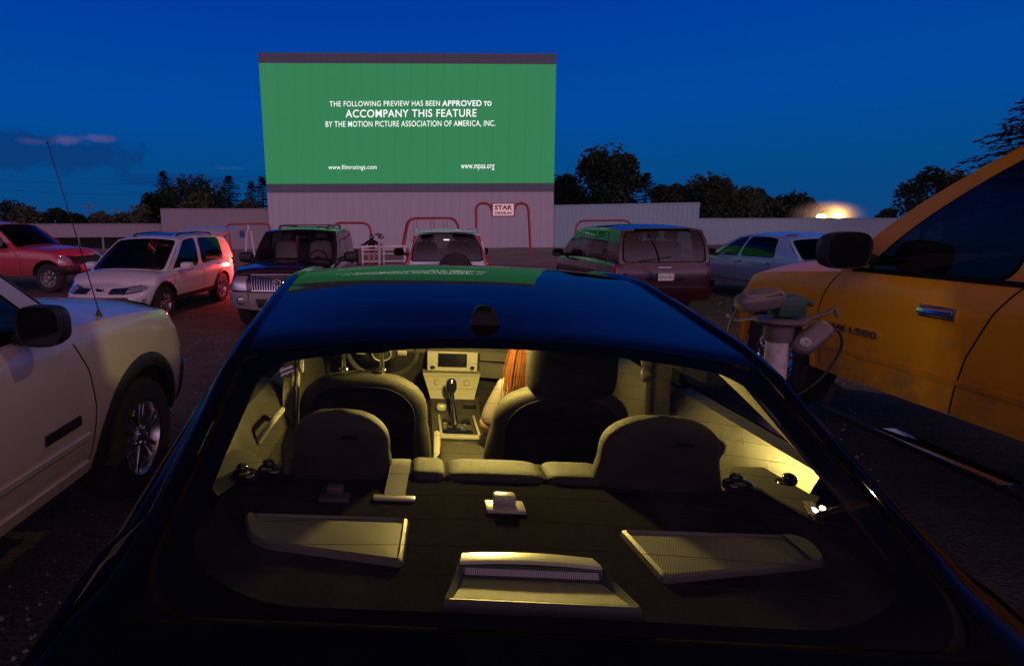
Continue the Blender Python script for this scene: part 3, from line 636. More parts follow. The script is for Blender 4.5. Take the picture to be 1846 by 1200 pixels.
        def rp(x, v):
            u = (x-rs[1])/(ws[1]-rs[1]); k = 1-v*v; e = .004; bx = lerp(-bowt, bowt, u)*k
            q = 1-abs(v)**2.2; return (x+bx, wt*tw_(x)*v*.995, zt(x)-.012+crown*k+.02*q*math.sin(math.pi*u))
        rf.grid([[rp(x, v) for v in np.linspace(-1, 1, 17)] for x in xs]); s.roof = rf.build('roof', s.paint, s.root, ang=50); s.rp = rp
    def mirror(s, x, z, sg, out=.18, size=(.09, .13, .10), mat=BLACK, glass_end=-1):
        p, n = s.side(x, min(z, s.zb(x)-.03), sg); cx, cy, cz = x, p[1]+sg*out, z+.03; q = MB(); n_ = 28; sp2 = lambda a: (math.copysign(abs(math.cos(a))**.6, math.cos(a)), math.copysign(abs(math.sin(a))**.65, math.sin(a)))
        ring = lambda xx, k: [(cx+xx*size[0], cy+sp2(2*math.pi*i/n_)[0]*size[1]*k, cz+sp2(2*math.pi*i/n_)[1]*size[2]*k) for i in range(n_)]
        rows = [ring(-.86, .90), ring(-.95, .93), ring(-.95, .98), ring(-.8, 1), ring(-.2, 1), ring(.35, .93), ring(.75, .75), ring(.95, .45)]; q.grid(rows, True); q.fan(rows[-1]); q.fan(rows[0])
        q.tube([(x+.03, p[1]-sg*.05, cz-.07), (cx+.01, cy-sg*size[1]*.6, cz-.05)], .035, 8); o = q.build('side_mirror', mat, s.root)
        g_ = MB(); g_.fan(ring(-.88, .895), (cx-size[0]*.90, cy, cz)); g_.build('mirror_glass', MIRGL, o); return o
    def handle(s, x, z, sg, mat, w=.13, h=.032):
        s.pside([(x-w/2-.015, z-h*.8), (x+w/2+.015, z-h*.8), (x+w/2+.015, z+h*.8), (x-w/2-.015, z+h*.8)], 'handle_cup', s.paint, sg, off=.003, n=(4, 3))
        q = MB(); P = [s.side(x-w/2+w*k/6, z, sg, .012+.018*math.sin(math.pi*k/6))[0] for k in range(7)]; q.tube(P, h*.42, 8); return q.build('door_handle', mat, s.root)
    def gap(s, pts, sg, w=.008, mat=UNDER):
        """a shut line along (x, z) points on the side"""
        for (x0, z0), (x1, z1) in zip(pts[:-1], pts[1:]): pass
        rows, nr = [], []; P = []
        for (x0, z0), (x1, z1) in zip(pts[:-1], pts[1:]):
            for k in range(6): P.append((lerp(x0, x1, k/6), lerp(z0, z1, k/6)))
        P.append(pts[-1]); mb = MB(); A0, A1 = [], []
        for i, (x, z) in enumerate(P):
            a, b_ = P[max(i-1, 0)], P[min(i+1, len(P)-1)]; d = np.array([b_[0]-a[0], b_[1]-a[1]]); d /= np.linalg.norm(d)+1e-9; nx, nz = -d[1]*w/2, d[0]*w/2
            A0.append(s.side(x+nx, z+nz, sg, .0025)[0]); A1.append(s.side(x-nx, z-nz, sg, .0025)[0])
        mb.grid([A0, A1]); return mb.build('shut_line', mat, s.root)
MIRGL = M('mirror_glass', (.008, .009, .011), .03, spec=.35, var=.02, rvar=.01)
def seat(root, x, y, z, mat, h=.62, w=.25, head=True, face=1):
    q = MB(); Mx = Matrix.Translation((x, y, z)) @ Matrix.Rotation(-.2*face, 4, 'Y'); q.sup(0, 0, h*.42, .08, w, h*.55, .45, .4, 20, 14, Mx); q.sup(.22*face, 0, -.06, .26, w, .1, .5, .4, 20, 8, Matrix.Translation((x, y, z))); o = q.build('seat', mat, root)
    if head: k = MB(); k.sup(.0, 0, h+.13, .055, w*.55, .10, .5, .6, 16, 12, Mx); k.tube([(0, .06, h*.85), (0, .06, h+.1)], .008, 5, M=Mx); k.tube([(0, -.06, h*.85), (0, -.06, h+.1)], .008, 5, M=Mx); k.build('headrest', mat, o)
    return o
def steering(root, x, y, z, r=.18, face=1, mat=BLACK):
    q = MB(); Mx = Matrix.Translation((x, y, z)) @ Matrix.Rotation(-.45*face, 4, 'Y'); q.tube([(0, r*math.cos(a), r*math.sin(a)) for a in np.linspace(0, 2*math.pi, 29)[:-1]], .016, 8, True, Mx); q.sup(0, 0, 0, .03, .07, .06, .6, .6, 14, 8, Mx)
    for a in (0, math.pi, -math.pi/2): q.tube([(0, .05*math.cos(a), .05*math.sin(a)), (0, r*math.cos(a), r*math.sin(a))], .014, 6, M=Mx)
    return q.build('steering_wheel', mat, root)
def dash(root, x, z, hw, mat=BLACK, d=.35):
    q = MB(); q.box(x, 0, z, d, hw*2, .2, .06); return q.build('dashboard', mat, root)
def place(name, X, Y, yaw, label, cat, z=None, group='cars parked facing or backing the screen', pitch=0):
    o = empty(name, (X, Y, gz(X, Y) if z is None else z), 0, label=label, cat=cat, group=group); o.rotation_euler = (0, -pitch, yaw); return o
AWAY, TOWARD = math.pi/2-PSI, -math.pi/2-PSI
def locate(px, py, D, yaw, lx, ly):    # world x,y of a car root so that car point (lx,ly) shows at the pixel at depth D
    p = at_d(px, py, D); c, s_ = math.cos(yaw), math.sin(yaw); return p[0]-(lx*c-ly*s_), p[1]-(lx*s_+ly*c)

TINT = glass('tinted_glass', (.10, .11, .12), .05); CLEAR = glass('clear_glass', (.62, .66, .66), .05); MID = glass('mid_glass', (.30, .34, .36), .05); PRIV = glass('privacy_glass', (.04, .045, .05), .05)
TAN = M('tan_leather', (.32, .25, .2), .55); GREYF = M('grey_fabric', (.06, .06, .065), .9)
# ================================================================ white SUV on the left
DARKMET = M('dark_metal', (.07, .07, .072), .4, metal=.6)
WPAINT = M('off_white_paint', (.52, .475, .43), .24, coat=1, var=.04, vs=2, dirt=(.4, .34, .3), dirt_h=.75)
yaw = AWAY+.0; X, Y = locate(268, 786, 3.47, yaw, 1.55, -.925)
root = place('suv', X, Y, yaw, 'white SUV parked close on the left, black arch trims and chunky tyres', 'SUV', z=.085)
e = Car(root, WPAINT, 4.9, .935, .40, [(-2.45, 1.08), (-1.5, 1.14), (0, 1.15), (.9, 1.17), (1.5, 1.15), (2.1, 1.09), (2.35, 1.02), (2.45, .95)], (1.55, -1.33), .372, er=.35, ef=.42, nf=3.0, nr=5, lf=[(0, .15), (.15, 0), (.5, .02), (.8, .12), (.95, .3), (1, .5)], crown=.085, tw=.25, arch=.455)
e.body(.85, -2.2, rear_deck=False)
e.greenhouse([(-2.35, 1.72), (-1, 1.80), (0, 1.79), (.3, 1.75)], .70, [(-2.3, -2.15, 'p'), (-2.22, -2.08, 'w'), (-1.35, -1.32, 'p'), (-1.25, -1.24, 'w'), (-.35, -.36, 'p'), (-.25, -.26, 'w'), (.86, .16, 'p'), (.99, .26, 'p')], (.99, .26), (-2.3, -2.15), TINT, fglass=MID)
for x in e.wheels:
    for sg in (1, -1): e.wheel(x, sg, n=6, w=.26); e.flare(x, sg, .085)
for sg in (1, -1):
    e.mirror(.58, 1.225, sg, .12, (.07, .098, .088)); e.handle(-.12, 1.0, sg, WPAINT); e.handle(-1.1, 1.0, sg, WPAINT)
    e.gap([(.90, 1.10), (.98, .95), (1.02, .75), (1.0, .55), (.96, .42)], sg); e.gap([(-.30, 1.12), (-.31, .42)], sg); e.gap([(-1.0, .85), (-1.28, 1.12)], sg)
    e.pcor([(.62, .78), (1.25, .80), (1.20, .98), (.66, .96)], 'headlight', CLEARLENS, 1, sg, off=.008, n=(10, 6)); e.pcor([(1.08, .79), (1.27, .80), (1.22, .96), (1.06, .95)], 'indicator', AMBERLENS, 1, sg, off=.011, n=(6, 6))
    e.pside([(-.28, .60), (.96, .60), (.96, .625), (-.28, .625)], 'side_moulding', WPAINT, sg, off=.012, n=(20, 2)); e.pside([(-.30, .41), (.97, .41), (.97, .47), (-.30, .47)], 'sill_trim', WPAINT, sg, off=.014, n=(20, 2))
    e.pcor([(1.18, .84), (1.5, .84), (1.5, 1.06), (1.18, 1.06)], 'tail_light', REDLENS, -1, sg, off=.01)
    bd = e.pside([(.61, .695), (.87, .70), (.87, .745), (.61, .738)], 'badge', BLACK, sg, off=.012, n=(8, 2))
    p, n_ = e.side(.74, .7195, sg, .0125); text_obj('EXPLORER', .215, .024, 'lettering', DARKMET, bd, basis(p, (1*-sg, 0, 0), (0, 0, 1)), .01, .003)
e.pend([(-.55, .72), (.55, .72), (.55, .93), (-.55, .93)], 'grille', BLACK, 1, off=.012); e.pend([(-.8, .42), (.8, .42), (.8, .66), (-.8, .66)], 'bumper', STEEL, 1, off=.03, n=(20, 4))
e.pcor([(.75, .42), (1.42, .42), (1.42, .68), (.75, .68)], 'bumper_end', BLACK, 1, -1, off=.025); e.pcor([(.75, .42), (1.42, .42), (1.42, .68), (.75, .68)], 'bumper_end', BLACK, 1, 1, off=.025)
q = MB(); q.box(.86, 0, 1.19, .22, 1.5, .03, .012); q.build('cowl_panel', BLACK, root)
q = MB(); q.tube([(.78, -.6, 1.215), (.66, -.15, 1.30)], .012, 6); q.tube([(.78, .1, 1.23), (.66, .5, 1.30)], .012, 6); q.build('wiper', BLACK, root)
# whip aerial on the front wing
q = MB(); b_ = np.array(e.side(1.32, 1.1, -1)[0]); b_[1] += .10; b_[2] = 1.155; q.lathe([(0, .022), (.012, .02), (.05, .007), (.06, .001)], 12, Matrix.Translation(b_), 'z'); q.tube([b_+np.array([0, 0, .05]), b_+np.array([-.09, .03, .45]), b_+np.array([-.20, .07, .93])], [.0032, .0028, .002], 6); q.sup(*(b_+np.array([-.20, .07, .93])), .006, .006, .006, 1, 1, 8, 6); q.build('aerial', BLACK, root)
for sx_ in (.05, -.9):
    for sy in (.4, -.4): seat(root, sx_, sy, .95, TAN)
dash(root, .75, 1.05, .7); steering(root, .45, .4, 1.12)

# ================================================================ yellow pickup on the right
YPAINT = M('yellow_paint', (.78, .335, .006), .36, coat=.18, spec=.2, var=.05, vs=2, dirt=(.3, .17, .05), dirt_h=.9)
yaw = AWAY; X, Y = locate(1390, 640, 4.85, yaw, 1.95, .98)
root = place('pickup_truck', X, Y, yaw, 'big yellow pickup truck on the right with chrome door handle', 'pickup truck', z=.20)
e = Car(root, YPAINT, 5.8, 1.0, .44, [(-2.9, 1.24), (-.8, 1.24), (.2, 1.235), (.9, 1.22), (1.6, 1.17), (2.3, 1.10), (2.7, 1.02), (2.9, .92)], (1.95, -1.62), .405, er=.12, ef=.55, nr=9, nf=3.0, secs=[(0, .985), (.12, .988), (.235, .985), (.27, .990), (.5, .998), (.72, 1.0), (.9, .985), (1, .945)], crown=.13, tw=.28, arch=.50, lf=[(0, .1), (.3, 0), (.6, .03), (.85, .2), (1, .5)])
e.body(.8, -1.14, rear_deck=True)
e.greenhouse([(-1.1, 1.90), (-.6, 1.965), (-.2, 1.975), (.35, 1.97), (.6, 1.93)], .78, [(-1.08, -1.02, 'p'), (-.98, -.96, 'w'), (-.06, -.12, 'p'), (.12, .0, 'w'), (1.16, .20, 'p', .07), (1.36, .36, 'p', .10)], (1.36, .36), (-1.08, -1.02), TINT, fglass=MID, bulge=.03, win=(.03, .91), bow=.2)
for x in e.wheels:
    for sg in (1, -1): e.wheel(x, sg, n=5, w=.29, rim=CHROME, steer=(.0 if x > 0 else 0)); e.flare(x, sg, .05, YPAINT, .012)
for sg in (1, -1):
    e.gap([(1.30, 1.18), (1.37, 1.05), (1.42, .9), (1.40, .7), (1.36, .5)], sg, .009); e.gap([(.04, 1.22), (.14, 1.06), (.25, .8), (.30, .6), (.31, .45)], sg, .010); e.gap([(-1.14, 1.22), (-1.14, .45)], sg, .012)
    e.handle(.45, 1.02, sg, CHROME, .21, .055); e.pside([(.335, .985), (.565, .985), (.565, 1.058), (.335, 1.058)], 'handle_bezel', CHROME, sg, off=.012, n=(10, 4)); e.handle(-.62, 1.02, sg, CHROME, .21, .055); e.mirror(1.02, 1.335, sg, .22, (.09, .15, .125))
    e.pside([(-2.6, 1.222), (1.2, 1.205), (1.2, 1.235), (-2.6, 1.25)], 'window_sill_seal', RUBTRIM, sg, off=.008, n=(30, 2))
    e.pside([(-1.1, .625), (1.40, .625), (1.40, .655), (-1.1, .655)], 'side_moulding', YPAINT, sg, off=.014, n=(20, 2))
    e.pcor([(.55, .82), (1.3, .86), (1.25, 1.06), (.6, 1.02)], 'headlight', CLEARLENS, 1, sg, off=.01, n=(10, 6)); e.pcor([(.3, .5), (1.45, .5), (1.45, .74), (.3, .74)], 'bumper_end', CHROME, 1, sg, off=.05, n=(14, 4), depth=.06)
    for wd, x0, x1 in (('RAM', 1.12, 1.32), ('1500', .84, 1.08)):
        p, n_ = e.side((x0+x1)/2, .80, sg, .004); text_obj(wd, x1-x0, .05, 'badge', CHROME, root, basis(p, (-sg, 0, 0), (0, 0, 1)), .03, .016)
e.pend([(-.62, .76), (.62, .76), (.66, 1.02), (-.66, 1.02)], 'grille', CHROME, 1, off=.02); e.pend([(-.7, .5), (.7, .5), (.7, .74), (-.7, .74)], 'bumper', CHROME, 1, off=.05)
q = MB(); q.box(1.18, 0, 1.27, .26, 1.6, .03, .012); q.build('cowl_panel', BLACK, root)
q = MB(); q.tube([(1.22, .75, 1.305), (1.1, .55, 1.34), (.98, .1, 1.42)], .014, 6); q.build('wiper', BLACK, root)
for sy in (.42, -.42): seat(root, .0, sy, .95, GREYF); seat(root, -.85, sy, .95, GREYF)
dash(root, 1.0, 1.1, .75); steering(root, .62, .42, 1.2, .19)

# ================================================================ red pickup at the left edge
RPAINT = M('red_paint', (.50, .055, .075), .3, coat=.7, var=.05, dirt=(.2, .08, .07), dirt_h=.8)
yaw = -.16; X, Y = locate(85, 489, 15, yaw, 2.2, -.95)
root = place('pickup_truck', X, Y, yaw, 'red pickup truck entering at the left edge, nose pointing right', 'pickup truck')
e = Car(root, RPAINT, 5.6, .98, .45, [(-2.8, 1.2), (-.6, 1.2), (.9, 1.19), (1.6, 1.15), (2.3, 1.08), (2.8, .94)], (2.2, -1.5), .39, er=.15, ef=.45, nr=9, nf=3.2, crown=.1, arch=.49)
e.body(.8, -.7); e.greenhouse([(-.9, 1.84), (-.2, 1.88), (.4, 1.84)], .74, [(-.85, -.8, 'p'), (-.75, -.72, 'w'), (.05, .02, 'p'), (.12, .1, 'w'), (1.10, .36, 'p', .05), (1.24, .48, 'p', .07)], (1.24, .48), (-.85, -.8), PRIV)
for x in e.wheels:
    for sg in (1, -1): e.wheel(x, sg, 'steel', rim=STEEL)
for sg in (1, -1):
    e.mirror(.8, 1.26, sg, .2, (.09, .14, .14)); e.handle(.2, 1.05, sg, BLACK); e.gap([(1.2, 1.16), (1.42, .9), (1.40, .47)], sg, .014); e.gap([(.06, 1.18), (.06, .47)], sg, .014)
    e.pcor([(.6, .78), (1.3, .80), (1.25, 1.0), (.6, .98)], 'headlight', CLEARLENS, 1, sg, off=.01); e.pcor([(.3, .46), (1.5, .46), (1.5, .72), (.3, .72)], 'bumper_end', BLACK, 1, sg, off=.04)
e.pend([(-.6, .74), (.6, .74), (.6, .98), (-.6, .98)], 'grille', BLACK, 1, off=.015)

# ================================================================ white crossover facing us, tailgate up
WP2 = M('pearl_white_paint', (.62, .60, .64), .22, coat=.9, var=.03)
yaw = TOWARD-.085+.0; X, Y = locate(300, 540, 11.1, yaw, 1.38, .90)
root = place('crossover', X, Y, yaw, 'white crossover facing the camera with its tailgate raised and tail lamp lit', 'crossover', pitch=-.012)
e = Car(root, WP2, 4.57, .92, .36, [(-2.28, 1.05), (-1.4, 1.06), (0, .99), (.95, .98), (1.5, .95), (1.95, .87), (2.2, .78), (2.285, .70)], (1.38, -1.28), .355, er=.5, ef=.75, nf=2.6, nr=3.5, lf=[(0, .18), (.2, .0), (.5, .03), (.8, .2), (1, .5)], crown=.07, arch=.42)
e.body(.95, -2.0, rear_deck=False)
e.greenhouse([(-2.1, 1.54), (-1.2, 1.64), (-.2, 1.66), (.3, 1.60)], .70, [(-2.15, -1.95, 'p'), (-1.55, -1.5, 'w'), (-.35, -.42, 'p'), (-.22, -.30, 'w'), (1.0, .18, 'p'), (1.2, .34, 'p')], (1.2, .34), (-2.15, -1.95), PRIV, fglass=MID, bow=.2)
for x in e.wheels:
    for sg in (1, -1): e.wheel(x, sg, n=5); e.flare(x, sg, .05)
for sg in (1, -1):
    e.mirror(.82, 1.02, sg, .19, (.08, .13, .09), WP2); e.handle(-.15, .92, sg, WP2); e.handle(-1.15, .95, sg, WP2); e.gap([(1.0, .92), (1.05, .7), (1.0, .38)], sg, .012); e.gap([(-.32, .97), (-.32, .38)], sg, .012)
    e.pcor([(.46, .625), (1.40, .70), (1.37, .83), (.48, .745)], 'headlight_surround', GLOSSB, 1, sg, off=.008, n=(14, 5)); e.pcor([(.52, .645), (1.36, .715), (1.33, .81), (.54, .728)], 'headlight', CLEARLENS, 1, sg, off=.016, n=(14, 5)); e.pcor([(1.20, .735), (1.37, .745), (1.34, .82), (1.2, .80)], 'indicator', AMBERLENS, 1, sg, off=.016)
    e.pcor([(.17, .635), (.48, .635), (.48, .735), (.16, .725)], 'upper_grille', BLACK, 1, sg, off=.014); e.pcor([(.98, .46), (1.12, .46), (1.12, .53), (.98, .53)], 'fog_lamp', CLEARLENS, 1, sg, off=.014)
    for zz in (.655, .68, .705): e.pcor([(.17, zz), (.50, zz), (.50, zz+.009), (.17, zz+.009)], 'grille_bar', CHROME, 1, sg, off=.022)
    e.pside([(-.9, .37), (.95, .37), (.95, .46), (-.9, .46)], 'sill_trim', BLACK, sg, off=.012, n=(16, 2))
e.pend([(-.72, .38), (.72, .38), (.56, .575), (-.56, .575)], 'lower_grille', BLACK, 1, off=.018, n=(20, 6)); 
for sg in (1, -1): e.pcor([(.50, .37), (1.25, .36), (1.1, .44), (.50, .56)], 'lower_grille', BLACK, 1, sg, off=.02)
p, n_ = e.endp(0, .69, 1, .02); q = MB(); Mx = basis(p, (0, 1, 0), (0, 0, 1)); el = lambda a, b_, cy=0: [(a*math.cos(t), b_*math.sin(t)+cy, 0) for t in np.linspace(0, 2*math.pi, 25)[:-1]]
q.tube(el(.075, .05), .008, 6, True, Mx); q.tube(el(.028, .048), .006, 6, True, Mx); q.tube(el(.055, .02, .024), .006, 6, True, Mx); q.build('emblem', CHROME, root)
q = MB(); q.sup(p[0]-.012, 0, .69, .02, .088, .06, .6, .6); q.build('emblem_plinth', GLOSSB, root)
for y in (.5, -.5):
    q = MB(); q.tube([(.1, y, 1.655), (-.05, y*1.02, 1.70), (-.8, y*1.04, 1.715), (-1.5, y*1.02, 1.68), (-1.62, y, 1.63)], .018, 8); q.build('roof_rail', BLACK, root)
q = MB(); q.grid([[e.rp(x, v)[:2]+(e.rp(x, v)[2]+.006,) for v in np.linspace(-.55, .55, 8)] for x in np.linspace(-.6, .1, 8)]); q.build('sunroof', GLOSSB, root)
# tailgate raised about its top edge
q = MB(); Mx = Matrix.Translation((-1.98, 0, 1.60)) @ Matrix.Rotation(R(10), 4, 'Y')
q.grid([[(-.95*u, v*(.62+.10*u), .10*math.sin(u*2.6)-.10*v*v*u) for v in np.linspace(-1, 1, 14)] for u in np.linspace(0, 1, 10)], M=Mx); q.grid([[(-.95*u, v*(.60+.10*u), .10*math.sin(u*2.6)-.10*v*v*u-.05) for v in np.linspace(-1, 1, 14)] for u in np.linspace(0, 1, 10)], M=Mx); q.build('tailgate', WP2, root)
LIT_RED = emis('lit_tail_lamp', (1, .10, .05), 9)
tl = e.pcor([(1.15, .92), (1.52, .92), (1.52, 1.03), (1.15, 1.03)], 'tail_light', LIT_RED, -1, 1, off=.014); e.pcor([(1.15, .92), (1.52, .92), (1.52, 1.03), (1.15, 1.03)], 'tail_light', LIT_RED, -1, -1, off=.014)
e.pside([(-2.15, .93), (-1.80, .965), (-1.80, .995), (-2.15, 1.03)], 'tail_light', LIT_RED, 1, off=.014); e.pside([(-2.15, .93), (-1.80, .965), (-1.80, .995), (-2.15, 1.03)], 'tail_light', LIT_RED, -1, off=.014)
for sx_, sg in ((.1, 1), (.1, -1), (-.9, 1), (-.9, -1)): seat(root, sx_, .38*sg, .78, GREYF)
dash(root, .82, .92, .68); steering(root, .5, .38, 1.0)
def lamp(name, loc, power, col, r, parent=None):
    ld = bpy.data.lights.new(name, 'POINT'); ld.energy = power; ld.color = col; ld.shadow_soft_size = r; o = bpy.data.objects.new(name, ld); o.location = loc; link(o, parent); return o
lamp('tail_lamp_light', (-2.15, 1.16, .90), 130, (1, .05, .04), .06, root); lamp('tail_lamp_light', (-2.30, -1.08, .97), 60, (1, .05, .06), .06, root)

# ================================================================ dark SUV facing us, tailgate open
PPAINT = M('dark_plum_paint', (.035, .010, .022), .18, coat=1, var=.05); SILV = M('silver_cladding', (.30, .29, .28), .42, metal=.2)
yaw = TOWARD; X, Y = locate(500, 500, 9.75, yaw, 2.4, 0)
root = place('suv', X, Y, yaw, 'dark plum SUV facing the camera with upright chrome grille and roof rack', 'SUV')
e = Car(root, PPAINT, 4.85, .93, .42, [(-2.42, 1.12), (-1.5, 1.17), (0, 1.17), (.9, 1.16), (1.5, 1.13), (2.1, 1.07), (2.3, 1.02), (2.42, .94)], (1.52, -1.36), .375, er=.3, ef=.34, nf=3.6, nr=6, crown=.06, tw=.25, arch=.45, lf=[(0, .1), (.2, 0), (.5, .02), (.8, .1), (1, .5)])
e.body(.85, -2.2, rear_deck=False)
e.greenhouse([(-2.3, 1.74), (-1, 1.80), (0, 1.79), (.3, 1.755)], .75, [(-2.25, -2.15, 'p'), (-2.18, -2.08, 'w'), (-1.35, -1.32, 'p'), (-1.25, -1.24, 'w'), (-.35, -.36, 'p'), (-.25, -.26, 'w'), (.84, .18, 'p'), (.96, .28, 'p')], (.96, .28), (-2.25, -2.15), TINT, fglass=CLEAR, bow=.14)
for x in e.wheels:
    for sg in (1, -1): e.wheel(x, sg, n=5, w=.25); e.flare(x, sg, .07, SILV)
for sg in (1, -1):
    e.mirror(.62, 1.2, sg, .2, (.09, .15, .11)); e.pcor([(.44, .74), (1.12, .74), (1.08, .98), (.50, .98)], 'headlight', CLEARLENS, 1, sg, off=.014, n=(10, 6))
    e.pcor([(.40, .40), (1.45, .42), (1.45, .70), (.40, .70)], 'bumper_end', SILV, 1, sg, off=.06, n=(14, 5), depth=.08); e.handle(-.1, 1.0, sg, CHROME); e.handle(-1.1, 1.0, sg, CHROME); e.gap([(.85, 1.1), (.9, .45)], sg, .012); e.gap([(-.3, 1.1), (-.3, .45)], sg, .012)
    e.pside([(-1.0, .43), (1.05, .43), (1.05, .6), (-1.0, .6)], 'sill_trim', SILV, sg, off=.02, n=(16, 3))
    p, n_ = e.corner(.62, .555, 1, sg, .064); q = MB(); Mx = Matrix.Translation(p); q.lathe([(-.03, .07), (.0, .075), (.004, .06)], 20, Mx @ Matrix.Rotation(-math.pi/2, 4, 'Z')); f_ = q.build('fog_lamp', BLACK, root); q = MB(); q.sup(p[0]+.005, p[1], p[2], .012, .055, .055, 1, 1, 16, 8); q.build('lens', CLEARLENS, f_)
e.pend([(-.5, .40), (.5, .40), (.5, .70), (-.5, .70)], 'bumper', SILV, 1, off=.06, n=(16, 5), depth=.08); e.pend([(-.34, .47), (.34, .47), (.38, .60), (-.38, .60)], 'lower_grille', BLACK, 1, off=.068)
gr = e.pend([(-.44, .74), (.44, .74), (.50, .975), (-.50, .975)], 'grille', BLACK, 1, off=.02, n=(16, 4))
for k in range(21):
    v = -1+2*k/20; q = MB(); q.tube([e.endp(v*.435, .745, 1, .035)[0], e.endp(v*.455, .86, 1, .035)[0], e.endp(v*.49, .97, 1, .03)[0]], .0085, 6); q.build('bar', CHROME, gr)
q = MB(); q.tube([e.endp(a, z, 1, .035)[0] for a, z in ((-.45, .735), (0, .735), (.45, .735), (.50, .98), (0, .985), (-.50, .98))], .016, 8, True); q.build('surround', CHROME, gr)
p, _ = e.endp(0, .86, 1, .05); q = MB(); Mx = basis(p, (0, 1, 0), (0, 0, 1)); q.tube(el(.065, .065), .009, 6, True, Mx)
for k in (-1, 0, 1): q.tube([(-.045+.02*(k+1), -.03, .0), (-.02+.02*(k+1), .03, 0)], .006, 5, M=Mx)
q.build('emblem', CHROME, root)
ROOFRACK = M('roof_rack', (.12, .12, .12), .35, metal=.5)
for y in (.52, -.52):
    q = MB(); q.tube([(.0, y, 1.80), (-.12, y*1.02, 1.865), (-1.8, y*1.04, 1.88), (-1.95, y*1.03, 1.81)], .022, 8); q.build('roof_rail', ROOFRACK, root)
for x in (-.35, -.95, -1.55): q = MB(); q.box(x, 0, 1.885, .07, 1.06, .025, .01); q.build('crossbar', ROOFRACK, root)
for x in np.linspace(-.5, .5, 7): q = MB(); q.box(-.95, x*.8, 1.851, 1.5, .03, .012, .004); q.build('roof_rib', ROOFRACK, root)
q = MB(); Mx = Matrix.Translation((-2.17, 0, 1.77)) @ Matrix.Rotation(R(-4), 4, 'Y'); q.grid([[(-.75*u, v*(.66+.03*u), -.22*u*u-.05*v*v) for v in np.linspace(-1, 1, 12)] for u in np.linspace(0, 1, 10)], M=Mx); q.grid([[(-.75*u, v*(.64+.03*u), -.22*u*u-.05*v*v-.05) for v in np.linspace(-1, 1, 12)] for u in np.linspace(0, 1, 10)], M=Mx); q.build('tailgate', GLOSSB, root)
for sx_, sg in ((.05, 1), (.05, -1)): seat(root, sx_, .38*sg, .98, TAN, h=.6)
for sg in (.45, 0, -.45): seat(root, -1.0, sg, .98, TAN, h=.52)
dash(root, .72, 1.06, .72); steering(root, .42, .38, 1.18, .19)
q = MB(); q.box(.70, -.52, 1.185, .22, .30, .012, .004); q.build('dashboard_paper', M('teal_paper', (.08, .38, .36), .7), root)
q = MB(); q.box(.36, 0, 1.63, .04, .26, .07, .02); q.build('rear_view_mirror', BLACK, root)
q = MB(); q.box(.38, -.06, 1.57, .012, .035, .20, .005); q.build('hanging_tag', M('red_tag', (.6, .02, .03), .5), root)

# ================================================================ silver hatchback seen from behind
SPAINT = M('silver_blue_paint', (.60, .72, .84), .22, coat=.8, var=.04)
yaw = AWAY; X, Y = locate(806, 470, 11.2, yaw, -2.25, 0)
root = place('compact_suv', X, Y, yaw, 'silver compact SUV seen from behind with a spare wheel on its tailgate', 'compact SUV')
e = Car(root, SPAINT, 4.5, .90, .38, [(-2.25, 1.08), (-1, 1.08), (.8, 1.04), (1.6, .98), (2.1, .86), (2.25, .78)], (1.35, -1.27), .345, er=.22, ef=.6, nr=6, nf=2.8, lr=[(0, .1), (.3, 0), (.8, .02), (1, .15)], crown=.06)
e.body(.9, -2.1, rear_deck=False)
e.greenhouse([(-2.1, 1.64), (-1, 1.69), (.1, 1.67), (.4, 1.62)], .66, [(-2.2, -2.0, 'p'), (-2.0, -1.86, 'w'), (-1.3, -1.28, 'p'), (-1.2, -1.2, 'w'), (-.3, -.32, 'p'), (-.2, -.24, 'w'), (.98, .3, 'p'), (1.12, .42, 'p')], (1.12, .42), (-2.2, -2.0), TINT, rglass=MID, fglass=CLEAR, rbow=.05)
for x in e.wheels:
    for sg in (1, -1): e.wheel(x, sg)
for sg in (1, -1):
    e.mirror(.75, 1.12, sg, .2, (.08, .13, .1))
    q = MB(); P = []
    for t in np.linspace(0, 1, 14):    # tall tail lamps climbing the rear pillars
        z = lerp(.86, 1.60, t); y = (lerp(.885, .885, t) if z < 1.08 else lerp(.835, .645, (z-1.08)/.56))*sg; x = (-2.215 if z < 1.08 else lerp(-2.19, -2.0, (z-1.08)/.56)); P.append((x, y, z))
    q.grid([[(p[0]-.03, p[1]-sg*.085, p[2]) for p in P], [(p[0]-.045, p[1]-sg*.03, p[2]) for p in P], [(p[0]-.02, p[1]+sg*.008, p[2]) for p in P], [(p[0]+.10, p[1]+sg*.012, p[2]) for p in P]]); q.build('tail_light', REDLENS, root)
    q = MB(); q.tube([(.15, .6*sg, 1.675), (0, .61*sg, 1.72), (-1.6, .62*sg, 1.735), (-1.85, .61*sg, 1.68)], .02, 8); q.build('roof_rail', SPAINT, root)
q = MB(); q.box(-2.08, 0, 1.69, .22, 1.18, .035, .015); q.build('spoiler', SPAINT, root)
q = MB(); Mx = Matrix.Translation((-2.36, -.16, .93)) @ Matrix.Rotation(math.pi/2, 4, 'Z'); q.lathe([(-.10, .001), (-.10, .26), (-.07, .335), (0, .345), (.08, .335), (.10, .30), (.11, .001)], 40, Mx); q.build('spare_wheel_cover', RUBBER, root)
e.pend([(-.75, .40), (.75, .40), (.75, .62), (-.75, .62)], 'bumper', BLACK, -1, off=.07, n=(16, 4), depth=.09)
q = MB(); q.box(-1.9, 0, 1.515, .05, .12, .025, .008); q.build('cabin_lamp', emis('cabin_lamp_glow', (1, .75, .45), 4), root)
q = MB(); h_ = .055
for dx_ in (-.03, .03): q.tube([(0, dx_*.8, -h_*.6), (0, dx_, h_*.6)], .006, 6)
